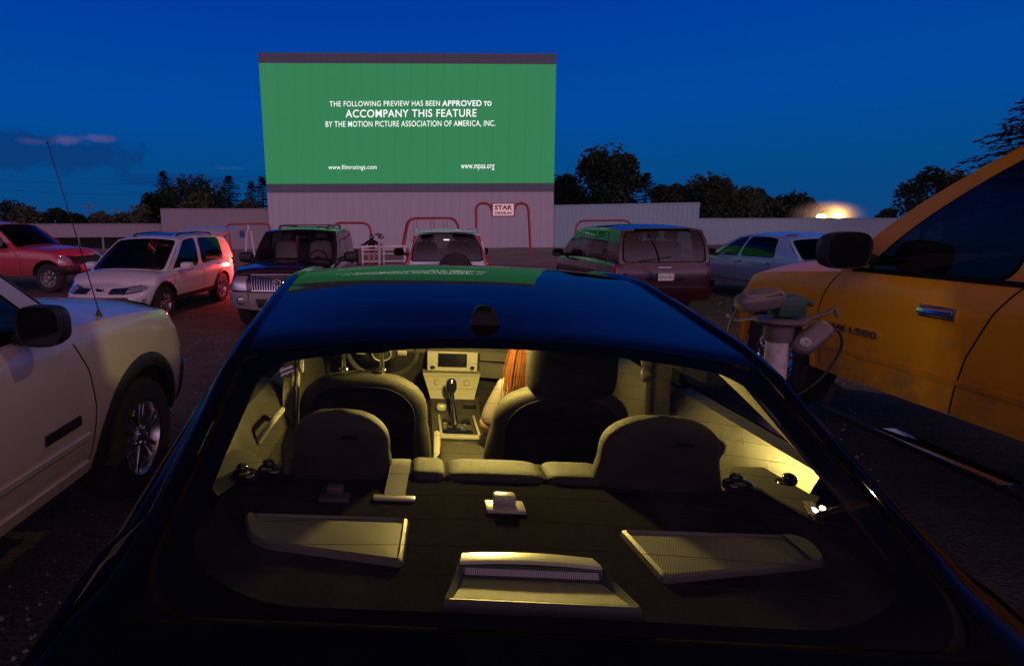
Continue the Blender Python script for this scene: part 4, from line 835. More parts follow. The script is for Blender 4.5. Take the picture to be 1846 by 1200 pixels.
q.tube([(0, -.028, 0), (0, .028, 0)], .006, 6); em = q.build('emblem', CHROME, root); em.location = (-2.27, .05, 1.14)
for sx_, sg in ((.1, 1), (.1, -1), (-.85, 1), (-.85, -1)): seat(root, sx_, .38*sg, .88, GREYF, h=.58)
dash(root, .8, 1.0, .68)

# ================================================================ maroon minivan seen from behind
VPAINT = M('maroon_paint', (.030, .003, .009), .2, coat=.5, var=.06)
yaw = AWAY+.03; X, Y = locate(1200, 480, 10.9, yaw, -2.5, 0)
root = place('minivan', X, Y, yaw, 'dark maroon minivan seen from behind wearing a white number plate', 'minivan')
e = Car(root, VPAINT, 5.05, .985, .33, [(-2.52, 1.05), (-1, 1.06), (.8, 1.02), (1.5, .98), (2.1, .85), (2.35, .76), (2.52, .62)], (1.6, -1.43), .335, er=.30, ef=1.1, nr=5, nf=2.5, lr=[(0, .1), (.3, 0), (.7, .03), (1, .2)], lf=[(0, .1), (.3, 0), (.7, .1), (1, .3)], crown=.05)
e.body(1.2, -2.4, rear_deck=False)
e.greenhouse([(-2.3, 1.70), (-1.4, 1.765), (-.2, 1.755), (.4, 1.68)], .80, [(-2.42, -2.22, 'p'), (-1.78, -1.74, 'w'), (-1.02, -1.02, 'p'), (-.98, -.98, 'w'), (.02, -.05, 'p'), (.10, .0, 'w'), (1.32, .36, 'p'), (1.48, .48, 'p')], (1.48, .48), (-2.42, -2.22), glass('van_glass', (.34, .42, .46), .05), bulge=.035, win=(.08, .86), rbow=.07)
for x in e.wheels:
    for sg in (1, -1): e.wheel(x, sg)
for sg in (1, -1):
    e.mirror(.95, 1.08, sg, .2, (.08, .14, .1)); e.pcor([(1.02, .80), (1.56, .80), (1.56, 1.03), (1.12, 1.04)], 'tail_light', REDLENS, -1, sg, off=.012, n=(10, 8)); e.gap([(.08, 1.0), (.08, .36)], sg, .012); e.gap([(-1.0, 1.0), (-1.0, .36)], sg, .012)
e.pend([(-.80, .33), (.80, .33), (.82, .58), (-.82, .58)], 'bumper', VPAINT, -1, off=.09, n=(20, 5), depth=.11)
for sg in (1, -1): e.pcor([(.85, .33), (1.35, .33), (1.35, .57), (.85, .58)], 'bumper', VPAINT, -1, sg, off=.075, n=(12, 5), depth=.1)
e.pend([(-.72, .575), (.72, .575), (.72, .60), (-.72, .60)], 'bumper_step_pad', BLACK, -1, off=.095, n=(20, 2), depth=.1)
PLATE = M('plate_white', (.75, .76, .74), .4); PGREEN = M('plate_green', (.02, .13, .08), .4)
e.pend([(-.36, .70), (.36, .70), (.40, .90), (-.40, .90)], 'plate_recess', GLOSSB, -1, off=.004, n=(14, 5))
p, _ = e.endp(0, .79, -1, .03); pm = basis(p, (0, -1, 0), (.06, 0, 1))
q = MB(); q.box(0, 0, 0, .31, .155, .008, .003, pm); pl = q.build('number_plate', PLATE, root)
text_obj('QUI·251', .27, .074, 'lettering', PGREEN, pl, pm @ Matrix.Translation((0, -.006, .005)), .02, .002)
q = MB(); ridge = [(-.15, .045), (-.12, .058), (-.09, .050), (-.05, .066), (-.02, .052), (.02, .062), (.05, .05), (.09, .064), (.12, .052), (.15, .058), (.15, .074), (-.15, .074)]; q.prism(ridge, .0042, .0056, pm); q.build('mountain_band', PGREEN, pl)
q = MB(); q.box(.135, -.062, .005, .03, .022, .003, 0, pm); q.build('sticker', M('red_sticker', (.5, .03, .02), .5), pl)
q = MB(); q.box(-2.50, .02, .965, .03, .26, .025, .008); q.build('tailgate_handle', CHROME, root)
q = MB(); q.tube([(-2.51, .5, 1.10), (-2.50, .2, 1.13), (-2.47, -.12, 1.18)], .012, 6); q.build('rear_wiper', BLACK, root)
q = MB(); q.box(-2.27, 0, 1.725, .14, 1.1, .03, .012); q.build('spoiler', VPAINT, root)
for sx_ in (.2, -.75, -1.6):
    for sg in (.42, -.42): seat(root, sx_, sg, .82, GREYF, h=.66)
dash(root, 1.15, .98, .75); steering(root, .75, .42, 1.05)

# ================================================================ white saloon on the right
WP3 = M('blue_lit_white_paint', (.24, .42, .70), .2, coat=1, var=.03)  # white body, with the blue light falling on it put into the paint
yaw = AWAY+.02; X, Y = locate(1400, 500, 11.4, yaw, -1.45, .97)
root = place('saloon_car', X, Y, yaw, 'long white saloon car, blue light painted in, parked right of the maroon minivan', 'saloon car')
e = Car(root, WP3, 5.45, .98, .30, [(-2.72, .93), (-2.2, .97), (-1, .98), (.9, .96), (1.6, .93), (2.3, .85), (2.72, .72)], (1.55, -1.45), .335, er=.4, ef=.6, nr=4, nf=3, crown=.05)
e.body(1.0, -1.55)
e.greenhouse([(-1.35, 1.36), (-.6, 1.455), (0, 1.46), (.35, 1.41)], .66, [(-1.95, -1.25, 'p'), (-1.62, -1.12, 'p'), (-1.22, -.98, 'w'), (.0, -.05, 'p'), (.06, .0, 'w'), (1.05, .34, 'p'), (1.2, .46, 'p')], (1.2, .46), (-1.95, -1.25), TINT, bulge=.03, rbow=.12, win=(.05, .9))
for x in e.wheels:
    for sg in (1, -1): e.wheel(x, sg)
for sg in (1, -1):
    e.mirror(.86, 1.0, sg, .18, (.07, .12, .08)); e.handle(-.12, .86, sg, CHROME, .2); e.handle(-1.1, .87, sg, CHROME, .2); e.gap([(.02, .95), (.02, .33)], sg, .014); e.gap([(-1.1, .70), (-1.3, .95)], sg, .014); e.gap([(1.1, .93), (1.12, .33)], sg, .014)
    e.pside([(-2.2, .42), (2.2, .42), (2.2, .46), (-2.2, .46)], 'side_moulding', CHROME, sg, off=.01, n=(24, 2)); e.pcor([(.7, .66), (1.5, .66), (1.5, .88), (.7, .88)], 'tail_light', REDLENS, -1, sg, off=.01)
for sx_, sg in ((.1, 1), (.1, -1), (-.85, 1), (-.85, -1)): seat(root, sx_, .4*sg, .75, GREYF, h=.5)
q = MB(); q.sup(.55, .55, 1.02, .02, .03, .02, 1, 1); q.build('dashboard_light', emis('green_dash_glow', (.2, 1, .15), 2.5), root)
# side step of the yellow truck, speaker posts, lamps, seats by the screen ------------------------------------------------
truck = [o for o in COL.objects if o.name == 'pickup_truck'][0]
q = MB(); q.tube([(1.15, 1.0, .36), (1.05, 1.14, .24), (-.9, 1.14, .24), (-1.0, 1.0, .36)], .035, 10); sb = q.build('side_step', BLACK, truck); q = MB(); q.box(.15, 1.15, .272, .75, .13, .014, .006); q.build('step_pad', CHROME, sb)

CASTA = M('cast_grey', (.17, .15, .14), .5, metal=.3, dirt=(.12, .1, .085)); GREENP = M('green_paint_box', (.015, .07, .05), .5); POLEW = M('chipped_white_paint', (.62, .58, .56), .5, dirt=(.10, .07, .06), var=.08)
def speaker_shell(q, Mx):
    """window speaker: rounded wedge case"""
    q.sup(0, 0, 0, .118, .062, .047, .55, .65, 36, 18, Mx)
    for k in range(7): q.box(.004+.012*k, -.036, .038, .005, .042, .010, .002, Mx @ Matrix.Rotation(.0, 4, 'Z'))
def speaker_post(x, y, z, label, yaw=0, h=1.30):
    root = empty('speaker_post', (x, y, z), yaw, label=label, cat='speaker post', group='drive-in speaker posts')
    q = MB(); q.lathe([(0, .052), (h-.12, .047), (h-.115, .001)], 24, None, 'z'); q.build('pole', POLEW, root)
    q = MB(); q.lathe([(h-.15, .056), (h-.12, .060), (h-.075, .060), (h-.07, .09), (h-.055, .115), (h-.045, .115), (h-.04, .02)], 24, None, 'z')
    q.tube([(-.10, 0, h-.045), (-.20, -.01, h-.055), (-.235, -.01, h-.03)], .009, 6); q.tube([(.10, 0, h-.05), (.19, -.02, h-.01), (.215, -.02, h+.015), (.235, -.02, h-.03)], .009, 6); q.build('bracket', CASTA, root)
    q = MB(); q.box(.035, .02, h+.015, .12, .12, .10, .012); q.tube([(.06, .02, h+.06), (.15, .03, h+.02)], .012, 6); q.build('junction_box', GREENP, root)
    for Mx, nm in ((Matrix.Translation((-.105, -.025, h+.045)) @ Matrix.Rotation(.10, 4, 'Z') @ Matrix.Rotation(-.18, 4, 'Y') @ Matrix.Rotation(.25, 4, 'X') @ Matrix.Scale(.9, 4), 'a'), (Matrix.Translation((.122, -.045, h-.125)) @ Matrix.Rotation(-.80, 4, 'Y') @ Matrix.Rotation(1.0, 4, 'X') @ Matrix.Scale(.78, 4), 'b')):
        q = MB(); speaker_shell(q, Mx); sp_ = q.build('speaker', CASTA, root)
        k = MB(); k.lathe([(.040, .001), (.042, .030), (.036, .036)], 20, Mx @ Matrix.Translation((-.05, 0, .006)), 'z'); k.build('grille', STEEL, sp_)
    q = MB(); q.tube(flow([(-.19, -.02, h+.02), (-.232, -.03, h-.08), (-.228, -.02, h-.24), (-.25, .0, h-.42), (-.19, .02, h-.62), (-.05, .03, h-.52)]), .0062, 7); q.tube(flow([(.185, -.05, h-.085), (.225, -.05, h-.09), (.245, -.05, h-.15), (.225, -.04, h-.24), (.17, -.03, h-.34), (.09, .0, h-.42), (.045, .01, h-.36)]), .0062, 7); q.build('cord', BLACK, root)
    return root
p = at_d(1403, 600, 2.62); speaker_post(p[0], p[1], 0.02, 'white speaker post between the black car and the yellow truck, two grey speakers', -.15, h=1.33)
p = at_z(684, 478, 0); speaker_post(p[0], p[1], gz(p[0], p[1]), 'far small speaker post standing in front of the white benches', .2, h=1.30)

# white benches near the screen
def bench(px0, px1, Y, label):
    a, b_ = at_y(px0, 465, Y), at_y(px1, 465, Y); W = b_[0]-a[0]; root = empty('picnic_bench', ((a[0]+b_[0])/2, Y, gz(a[0], Y)), .03, label=label, cat='bench', group='white benches by the screen')
    for x in (-W/2, W/2):
        q = MB(); q.box(x, 0, .42, .06, .06, .84, .008); q.build('leg', WHITEPAINT, root); q = MB(); q.box(x, .5, .24, .06, .06, .48, .008); q.build('leg', WHITEPAINT, root)
    for z, h in ((.80, .07), (.66, .05), (.14, .05)):
        q = MB(); q.box(0, -.045, z, W+.1, .03, h, .006); q.build('rail', WHITEPAINT, root)
    q = MB()
    for k in range(3): q.box(0, .08+.16*k, .46, W+.12, .14, .035, .006)
    q.build('seat', WHITEPAINT, root); return root
bench(654, 685, 24.8, 'left white slatted bench with a dark figure on it'); bench(692, 730, 25.0, 'right white slatted bench beside the silver hatchback')
SKIN = M('skin', (.42, .24, .17), .55, var=.06); DARKC = M('dark_cloth', (.010, .010, .012), .9, bump=.4, bs=40); HAIRD = M('dark_hair', (.02, .014, .01), .6)
pb = at_y(670, 452, 25.1); per = empty('person', (pb[0], 25.15, gz(pb[0], 25.1)), 0, label='person in a dark hooded top sitting on the left white bench', cat='person')
J = [((0, 0, .52), .13), ((0, -.03, .75), .13), ((0, -.10, .96), .14), ((0, -.12, 1.10), .06), ((0, -.13, 1.22), .09), ((0, -.13, 1.30), .07), ((.17, -.10, 1.0), .06), ((.34, -.22, .86), .05), ((.46, -.34, .88), .04), ((.52, -.38, .89), .03), ((-.17, -.10, 1.0), .06), ((-.34, -.22, .86), .05), ((-.46, -.34, .88), .04), ((-.52, -.38, .89), .03), ((.10, -.05, .50), .09), ((.13, -.36, .50), .07), ((.09, -.38, .12), .05), ((.09, -.50, .05), .04), ((-.10, -.05, .50), .09), ((-.13, -.36, .50), .07), ((-.09, -.38, .12), .05), ((-.09, -.50, .05), .04)]
ED = [(0, 1), (1, 2), (2, 3), (3, 4), (4, 5), (2, 6), (6, 7), (7, 8), (8, 9), (2, 10), (10, 11), (11, 12), (12, 13), (0, 14), (14, 15), (15, 16), (16, 17), (0, 18), (18, 19), (19, 20), (20, 21)]
skin_body('body', J, ED, per, SKIN)
skin_body('hooded_top', [(j[0], j[1]*1.22) for j in J[:4]]+[((0, -.10, 1.22), .125), ((0, -.06, 1.36), .07)]+[(j[0], j[1]*1.25) for j in J[6:13] if j is not J[9]]+[], [(0, 1), (1, 2), (2, 3), (3, 4), (4, 5), (2, 6), (6, 7), (7, 8), (2, 9), (9, 10), (10, 11)], per, DARKC)
# folded camp chair beside the dark SUV
Yc = 19.; a = at_y(634, 470, Yc); cc = empty('camp_chair', (a[0], Yc, gz(a[0], Yc)), .3, label='dark fabric camp chair beside the dark plum SUV', cat='camp chair')
q = MB(); q.grid([[(x, .02*math.cos(x*6), z) for x in np.linspace(-.27, .27, 7)] for z in (.45, .6, .75, .92)]); q.build('backrest', DARKC, cc); q = MB(); q.grid([[(x, y, .45-.05*math.cos(x*5)) for x in np.linspace(-.26, .26, 7)] for y in np.linspace(0, -.45, 5)]); q.build('seat', DARKC, cc)
for x in (-.27, .27):
    for y in (0, -.45): q = MB(); q.tube([(x, y, 0), (x*.95, y*.9, .45 if y else .92)], .012, 6); q.build('leg', STEEL, cc)

# car on the road beyond the low fence, headlights burning
hp = at_y(1506, 396, 58.); hc = empty('oncoming_car', (hp[0]+.55, 60.2, hp[2]-.42), -math.pi/2-.46, label='oncoming car on the far road with glaring amber headlights', cat='car')
e = Car(hc, M('dusk_blue_paint', (.03, .035, .05), .3, coat=1), 4.4, .88, .2, [(-2.2, .95), (0, .95), (1, .95), (2.2, .78)], (1.35, -1.3), .33, crown=.05); e.body(.9, -1.9); e.greenhouse([(-1.8, 1.35), (-.4, 1.45), (.4, 1.38)], .6, [(-1.7, -1.3, 'p'), (-1.5, -1.1, 'w'), (1.1, .3, 'p'), (1.2, .4, 'p')], (1.2, .4), (-1.7, -1.3), TINT)
for x in e.wheels:
    for sg in (1, -1): e.wheel(x, sg, 'steel')
HEAD = emis('headlight_glow', (1, .66, .28), 45)
for sg in (1, -1):
    p, n_ = e.corner(.75, .72, 1, sg, .05); q = MB(); q.sup(p[0], p[1], p[2], .15, .45, .34, 1, 1, 20, 12); q.build('headlight', HEAD, hc)
lamp('headlight_beam', (3.1, .3, .80), 700, (1, .42, .10), .3, hc)
m, nt, out = newmat('glare_haze'); pv = nt.nodes.new('ShaderNodeVolumePrincipled'); pv.inputs['Color'].default_value = (.95, .9, .85, 1); pv.inputs['Anisotropy'].default_value = .2  # ball of haze added so the headlights show a soft glare
t = nt.nodes.new('ShaderNodeTexCoord'); gr_ = nt.nodes.new('ShaderNodeTexGradient'); gr_.gradient_type = 'QUADRATIC_SPHERE'; nt.links.new(t.outputs['Object'], gr_.inputs[0]); dn = N(gr_.outputs[1])*1.6; nt.links.new(dn.s, pv.inputs['Density']); nt.links.new(pv.outputs[0], out.inputs[1])
q = MB(); q.sup(0, 0, 0, 1, 1, 1, 1, 1, 32, 20); ds = q.build('glare_haze', m); hw_ = hc.matrix_basis @ Vector((3.1, .3, .85)); ds.location = (hw_[0]-1.1, hw_[1], hw_[2]); ds.scale = (4.6, 1.9, 1.7); tag(ds, label='haze added around the oncoming headlights for their amber glare', cat='haze', kind='stuff')
# lot lamp on a tall post behind the camera: its glints show on the black car
lp = empty('lot_lamp', (8.2, 3.7, 0), label='tall lot lamp on a steel post beyond the yellow truck', cat='lamp'); q = MB(); q.lathe([(0, .09), (10.3, .06), (10.32, .001)], 16, None, 'z'); q.build('pole', STEEL, lp); q = MB(); q.sup(0, .1, 10.42, .16, .26, .10, .6, .7); q.build('housing', STEEL, lp)
q = MB(); q.sup(0, .1, 10.33, .05, .07, .04, .8, .8); q.build('bulb', emis('sodium_glow', (1, .62, .26), 900), lp)
lamp('lot_lamp_light', (0, .1, 10.1), 520, (1, .56, .28), .05, lp)
# ================================================================ the black saloon in the foreground (x right, y forward, z up)
SX, SR, SP, SDZ = .209, .0194, -.0129, .0585
SROT = Euler((0, 0, -PSI)).to_matrix().to_4x4() @ Matrix.Rotation(SP, 4, 'X') @ Matrix.Rotation(SR, 4, 'Y'); SMAT = Matrix.Translation((SX-SR*.5, 0, SDZ)) @ SROT
sed = empty('saloon_car', label='black saloon car in the foreground with its cabin lamp lit', cat='saloon car', group='cars parked facing or backing the screen'); sed.matrix_world = SMAT
SINV = np.array(SMAT.inverted())
def s_at(px, py, ax, val):
    o = SINV[:3, :3] @ CAMP + SINV[:3, 3]; d = SINV[:3, :3] @ ray(px, py); return o+d*(val-o[ax])/d[ax]
m, nt, out = newmat('black_car_paint'); b = nt.nodes.new('ShaderNodeBsdfPrincipled'); nt.links.new(b.outputs[0], out.inputs[0]); t = nt.nodes.new('ShaderNodeTexCoord').outputs['Object']
dust = N(noise(nt, t, 9, 7, .75)); c = mixc(nt, dust.step(.45, .8)*.2, (.003, .003, .005), (.02, .019, .019)); nt.links.new(c, b.inputs['Base Color']); b.inputs['Roughness'].default_value = .25; b.inputs['Specular IOR Level'].default_value = .0; b.inputs['Coat Weight'].default_value = .72; b.inputs['Coat Tint'].default_value = (.85, 1, .66, 1); nt.links.new((dust*.025+.008).s, b.inputs['Coat Roughness']); SBLK = m
zt = pchip([(.10, .93), (.3, .985), (.55, 1.0), (.80, 1.036)]); zroof = pchip([(1.49, 1.345), (1.613, 1.372), (1.8, 1.400), (2.05, 1.437), (2.35, 1.475), (2.65, 1.503), (2.9, 1.515), (3.1, 1.510), (3.3, 1.490)])
xd = pchip([(1.45, .708), (1.87, .738), (2.3, .768), (2.65, .784), (3.0, .78), (3.3, .765), (4.2, .76)]); zd = pchip([(1.45, 1.322), (1.59, 1.352), (1.87, 1.388), (2.3, 1.440), (2.65, 1.474), (2.95, 1.480), (3.3, 1.455), (3.7, 1.28), (4.2, 1.06)])
yr = lambda x: 1.615-.125*(abs(x)/.71)**2
zg = lambda y: 1.036+(y-.80)*.425
# roof skin
q = MB(); rows = []
for r in np.linspace(0, 1, 44):
    row = []
    for v in np.linspace(-1, 1, 41):
        y = lerp(yr(.71*v), 3.3, r); xw = xd(y); x = xw*v; row.append((x, y, zroof(y)-(zroof(y)-zd(y))*abs(v)**2.4))
    rows.append(row)
q.grid(rows); q.build('roof', SBLK, sed, ang=60)
q = MB(); q.grid([[(p[0]*.97, p[1]+.01, p[2]-.03) for p in r] for r in rows]); q.build('headliner', M('headliner', (.07, .066, .06), .9), sed)
# rear window: u across, w from bottom to top
GW = .716
def gf(u, w, off=0):
    x = (2*u-1)*GW; yb, yt = .795, yr(x)-.004; y = lerp(yb, yt, w); return (x, y-off*.39, zg(y)+.012*math.sin(math.pi*w)*(1-(2*u-1)**2)+off*.92)
O = rrect(0, 1, 0, 1, 0, 0, 24); G0 = rrect(.0, 1, .0, 1, .07, .20, 24); G0 = [(a, t if t < .5 else o[1] if t > .93 else t) for (a, t), o in zip(G0, O)]
def gapline(ra, rt, i, ti):
    """outline with round lower corners and nearly square upper corners"""
    lo = rrect(i, 1-i, ti, 1-ti*.5, ra, rt, 24); hi = rrect(i, 1-i, ti, 1-ti*.5, .015, .02, 24); return [a if a[1] < .5 else h for a, h in zip(lo, hi)]
B0 = gapline(.075, .20, .0, .0); B1 = gapline(.075, .20, .011, .016); V0 = [l if l[1] < .5 else h for l, h in zip(rrect(.046, .954, .045, .93, .17, .20, 24), rrect(.046, .954, .045, .93, .06, .14, 24))]
q = MB(); ring_fill(q, gf, O, B0, 2); q.build('window_surround', SBLK, sed)
q = MB(); ring_fill(q, lambda a, t: gf(a, t, -.006), B0, B1, 1); q.build('window_gap_seal', RUBTRIM, sed)
RG = glass('rear_glass', (.80, .84, .80), .045, smudge=.03); q = MB(); area_fill(q, gf, V0, 9); rw_ = q.build('rear_window', RG, sed)
FRIT = M('frit_black', (.003, .003, .004), .03, spec=.45, var=.02, rvar=.01); q = MB(); ring_fill(q, gf, B1, V0, 4); q.build('black_border', FRIT, rw_)
q = MB()
for w in np.linspace(.12, .90, 13):
    us = np.linspace(.075, .925, 40); q.grid([[gf(u, w, .0012) for u in us], [gf(u, w+.0012, .0012) for u in us]])
q.build('heater_line', M('heater_line', (.014, .011, .008), .7, spec=.1), rw_, weld=False)
# sides: rail, pillars, quarter panels, doors
zbelt = pchip([(.10, .90), (.5, .965), (.85, 1.015), (1.3, 1.085), (2, 1.095), (3.4, 1.05), (4.2, 1.0), (4.9, .82), (5.15, .70)]); xbelt = pchip([(.10, .66), (.25, .76), (.5, .815), (.9, .838), (1.5, .862), (2.5, .872), (3.8, .87), (4.5, .83), (5.0, .68), (5.15, .5)])
def inner(y):     # inner edge of the side panels
    if y >= 1.45: return xd(y), zd(y)
    if y >= .80: return GW-.001, zg(y)+.002
    return lerp(.60, GW-.001, min(1, (y-.1)/.7)), zt(y)-.006
def sect(y):
    xi, zi = inner(y); xb, zb = xbelt(y), zbelt(y); k = min(1, max(0, (zi-zb)/.25)); lift = .012*min(1, max(0, (y-1.3)/.4))
    P = [(xi, zi), (xi+.018, zi+lift+.002), (xi+.040, zi+lift-.003), (xi+.056, zi+lift-.020), (xi+.066, zi+lift-.05)]
    if zi-.05 < zb+.03: P = [(xi, zi), (lerp(xi, xb, .3), zi-.004), (lerp(xi, xb, .6), lerp(zi-.004, zb, .35)), (lerp(xi, xb, .82), lerp(zi, zb, .62)), (lerp(xi, xb, .93), lerp(zi, zb, .8))]
    return P, (xb, zb)
def lower(y):
    xb, zb = xbelt(y), zbelt(y); return [(xb, zb), (xb+.012, zb-.02), (xb+.02, zb-.06), (xb+.026, zb-.14), (xb+.030, .75 if zb > .85 else zb-.16), (xb+.028, .58), (xb+.022, .42), (xb-.01, .28)]
SW = [(1.05, .34), (4.15, .34)]; SRA = .38
ysd = sorted(set(list(np.linspace(.10, 5.12, 120).round(4))+[round(w+SRA*math.cos(a), 4) for w, _ in SW for a in np.linspace(0, math.pi, 21)]))
for sg in (-1, 1):
    f = lambda p, y: (p[0]*sg, y, p[1])
    q = MB(); ys_ = [y for y in np.linspace(.10, 4.2, 110)]; q.grid([[f(p, y) for p in sect(y)[0]] for y in ys_]); q.build('roof_rail', SBLK, sed, ang=60)
    q = MB()
    def arched(y):
        P = lower(y); zl = 0
        for w, r in SW:
            if abs(y-w) < SRA: zl = max(zl, r+math.sqrt(SRA**2-(y-w)**2))
        if zl > 0: P = [(a, max(z, zl)) for a, z in P]
        return P
    q.grid([[f(p, y) for p in arched(y)] for y in ysd]); q.build('side_panel', SBLK, sed, ang=50)
    def bay(y0b, y0t, y1b, y1t):
        def fn(a, t):
            yb, yt = lerp(y0b, y1b, a), lerp(y0t, y1t, a); T = sect(yt)[0][4]; B = (xbelt(yb), zbelt(yb)); return ((lerp(B[0], T[0], t)+.018*math.sin(math.pi*t))*sg, lerp(yb, yt, t), lerp(B[1], T[1], t))
        return fn
    q = MB()
    for args in ((.10, .10, .5, .5), (.5, .5, .9, .9), (.9, .9, 1.30, 1.45), (2.27, 2.27, 2.41, 2.40), (3.86, 3.28, 4.2, 4.2)):
        fn = bay(*args); q.grid([[fn(a, t) for a in np.linspace(0, 1, 9)] for t in np.linspace(0, 1, 7)])
    for args in ((1.30, 1.45, 2.27, 2.27), (2.41, 2.40, 3.86, 3.28)):
        fn = bay(*args); O_ = rrect(0, 1, 0, 1, 0, 0); I_ = rrect(.03, .97, .05, .93, .08, .15); ring_fill(q, fn, O_, I_); g_ = MB(); area_fill(g_, fn, I_); g_.build('side_window', glass('sedan_side_glass', (.32, .36, .36), .05), sed)
    q.build('pillars', SBLK, sed, ang=50)
    q = MB(); P = [f((lower(y)[1][0]+.006, lower(y)[1][1]+.004), y) for y in np.linspace(1.32, 3.9, 20)]; q.tube(P, .007, 6); q.build('window_bright_strip', CHROME, sed)
    q = MB(); ysl = np.linspace(.18, .78, 12); q.grid([[f((lower(y)[1][0]+.006, lower(y)[1][1]-.0), y) for y in ysl], [f((lower(y)[2][0]+.007, lower(y)[2][1]-.01), y) for y in ysl], [f((lower(y)[3][0]+.006, lerp(lower(y)[3][1], lower(y)[2][1], .2)), y) for y in ysl]]); q.build('tail_light', REDLENS, sed)
    for w, r in SW:
        Mx = Matrix.Translation((.76*sg, w, r)) @ Matrix.Rotation(-math.pi/2*sg, 4, 'Z'); q = MB(); q.lathe([(-.1, .2), (-.105, .29), (-.08, .325), (.0, .33), (.08, .325), (.105, .29), (.1, .2)], 40, Mx); ty = q.build('wheel', RUBBER, sed); q = MB(); q.lathe([(.08, .21), (.10, .2), (.06, .19), (.05, .05), (.07, .001)], 30, Mx)
        for k in range(8): q.box(.12, .07, 0, .16, .03, .03, .006, Mx @ Matrix.Rotation(k*math.pi/4, 4, 'Y'))
        q.build('rim', ALLOY, ty)
# windscreen, bonnet, boot lid, ends
q = MB(); q.grid([[(lerp(xd(3.3), .74, t)*v, lerp(3.3, 4.2, t)+.10*(1-v*v)*t, lerp(zroof(3.3)-(zroof(3.3)-zd(3.3))*abs(v)**2.4, 1.06+.03*(1-v*v), t)+.03*math.sin(math.pi*t)) for v in np.linspace(-1, 1, 17)] for t in np.linspace(0, 1, 10)]); q.build('windscreen', CLEAR, sed)
q = MB(); q.grid([[(xbelt(y)*v, y, zbelt(y)+.07*(1-abs(v)**2.5)*min(1, (5.2-y)/.5)) for v in np.linspace(-1, 1, 17)] for y in np.linspace(4.15, 5.12, 18)]); q.build('bonnet', SBLK, sed)
q = MB(); q.grid([[((inner(y)[0])*v, y, zt(y)-.006+.012*(1-v*v)) for v in np.linspace(-1, 1, 21)] for y in np.linspace(.10, .796, 16)]); q.build('boot_lid', SBLK, sed, ang=60)
for yy in (.10, 5.12):
    P = [(-1, p) for p in reversed(lower(yy))]+[(1, p) for p in lower(yy)]; q = MB(); q.grid([[(s_*p[0], yy-.0, p[1]) for s_, p in P if s_ < 0], [(0, yy+(-.06 if yy < 1 else .08), p[1]) for s_, p in P if s_ < 0], [(p[0], yy, p[1]) for p in reversed(lower(yy))]]); q.build('bumper', SBLK, sed)
    if yy < 1: q2 = MB(); q2.grid([[(v*inner(.10)[0], .10, zt(.10)-.006), (v*.66, .09, .90)] for v in np.linspace(-1, 1, 9)]); q2.build('boot_lid_edge', SBLK, sed)
# aerial fin on the roof
q = MB(); fb = s_at(873, 585, 0, 0.0); rows = []
fy0 = fb[1]-.02
for t in np.linspace(0, 1, 14):
    y = fy0+.15*t; h = .058*(1-t**1.8)*(.86 if t == 0 else 1)+.003; w = .050*(1-.75*t**2.2)
    sec_ = [(-1.08, 0), (-1, .06), (-.90, .35), (-.72, .68), (-.55, .88), (-.36, .975), (0, 1), (.36, .975), (.55, .88), (.72, .68), (.90, .35), (1, .06), (1.08, 0)]
    rows.append([(w*p_, y-.012*(1-z_)*(1 if t < .01 else 0), zroof(y)-.004+h*z_) for p_, z_ in sec_])
q.grid(rows); q.fan(rows[0]); q.build('roof_aerial', M('aerial_black', (.006, .006, .008), .35, spec=.12), sed, ang=45)
# ---------------------------------------------------------------- cabin
FAB = M('charcoal_fabric', (.005, .0048, .0045), .92, spec=.15, bump=.5, bs=400, var=.3, vs=30); FABL = M('seat_edge_fabric', (.021, .019, .0145), .7, bump=.4, bs=300, var=.2, spec=.3); FABL.node_tree.nodes['Principled BSDF'].inputs['Sheen Weight'].default_value = .04; FABL.node_tree.nodes['Principled BSDF'].inputs['Sheen Roughness'].default_value = .35; CARP = M('shelf_felt', (.014, .0135, .0135), .95, spec=.0, bump=.7, bs=500, var=.5, vs=60)
TRIM = M('grey_trim', (.085, .08, .068), .36, var=.06, bump=.1, bs=600); TRIMD = M('dark_trim', (.035, .034, .032), .45, bump=.15, bs=500); SATIN = M('satin_silver', (.30, .29, .26), .30, metal=.15, var=.05); BEIGE = M('pale_trim', (.10, .095, .075), .5, var=.05); DOORT = M('door_trim', (.030, .028, .024), .28, var=.08, bump=.08, bs=600); DECKT = M('lamp_deck_trim', (.10, .095, .07), .6, var=.06, bump=.2, bs=700)
ZS = 1.028
q = MB(); q.grid([[(v*.705, y, ZS-.004*(v*v)) for v in np.linspace(-1, 1, 15)] for y in np.linspace(.80, 1.385, 12)]); q.grid([[(v*.705, y, z) for v in np.linspace(-1, 1, 3)] for y, z in ((1.385, ZS), (1.395, ZS-.02), (1.40, .6))]); q.build('parcel_shelf', CARP, sed, weld=False)
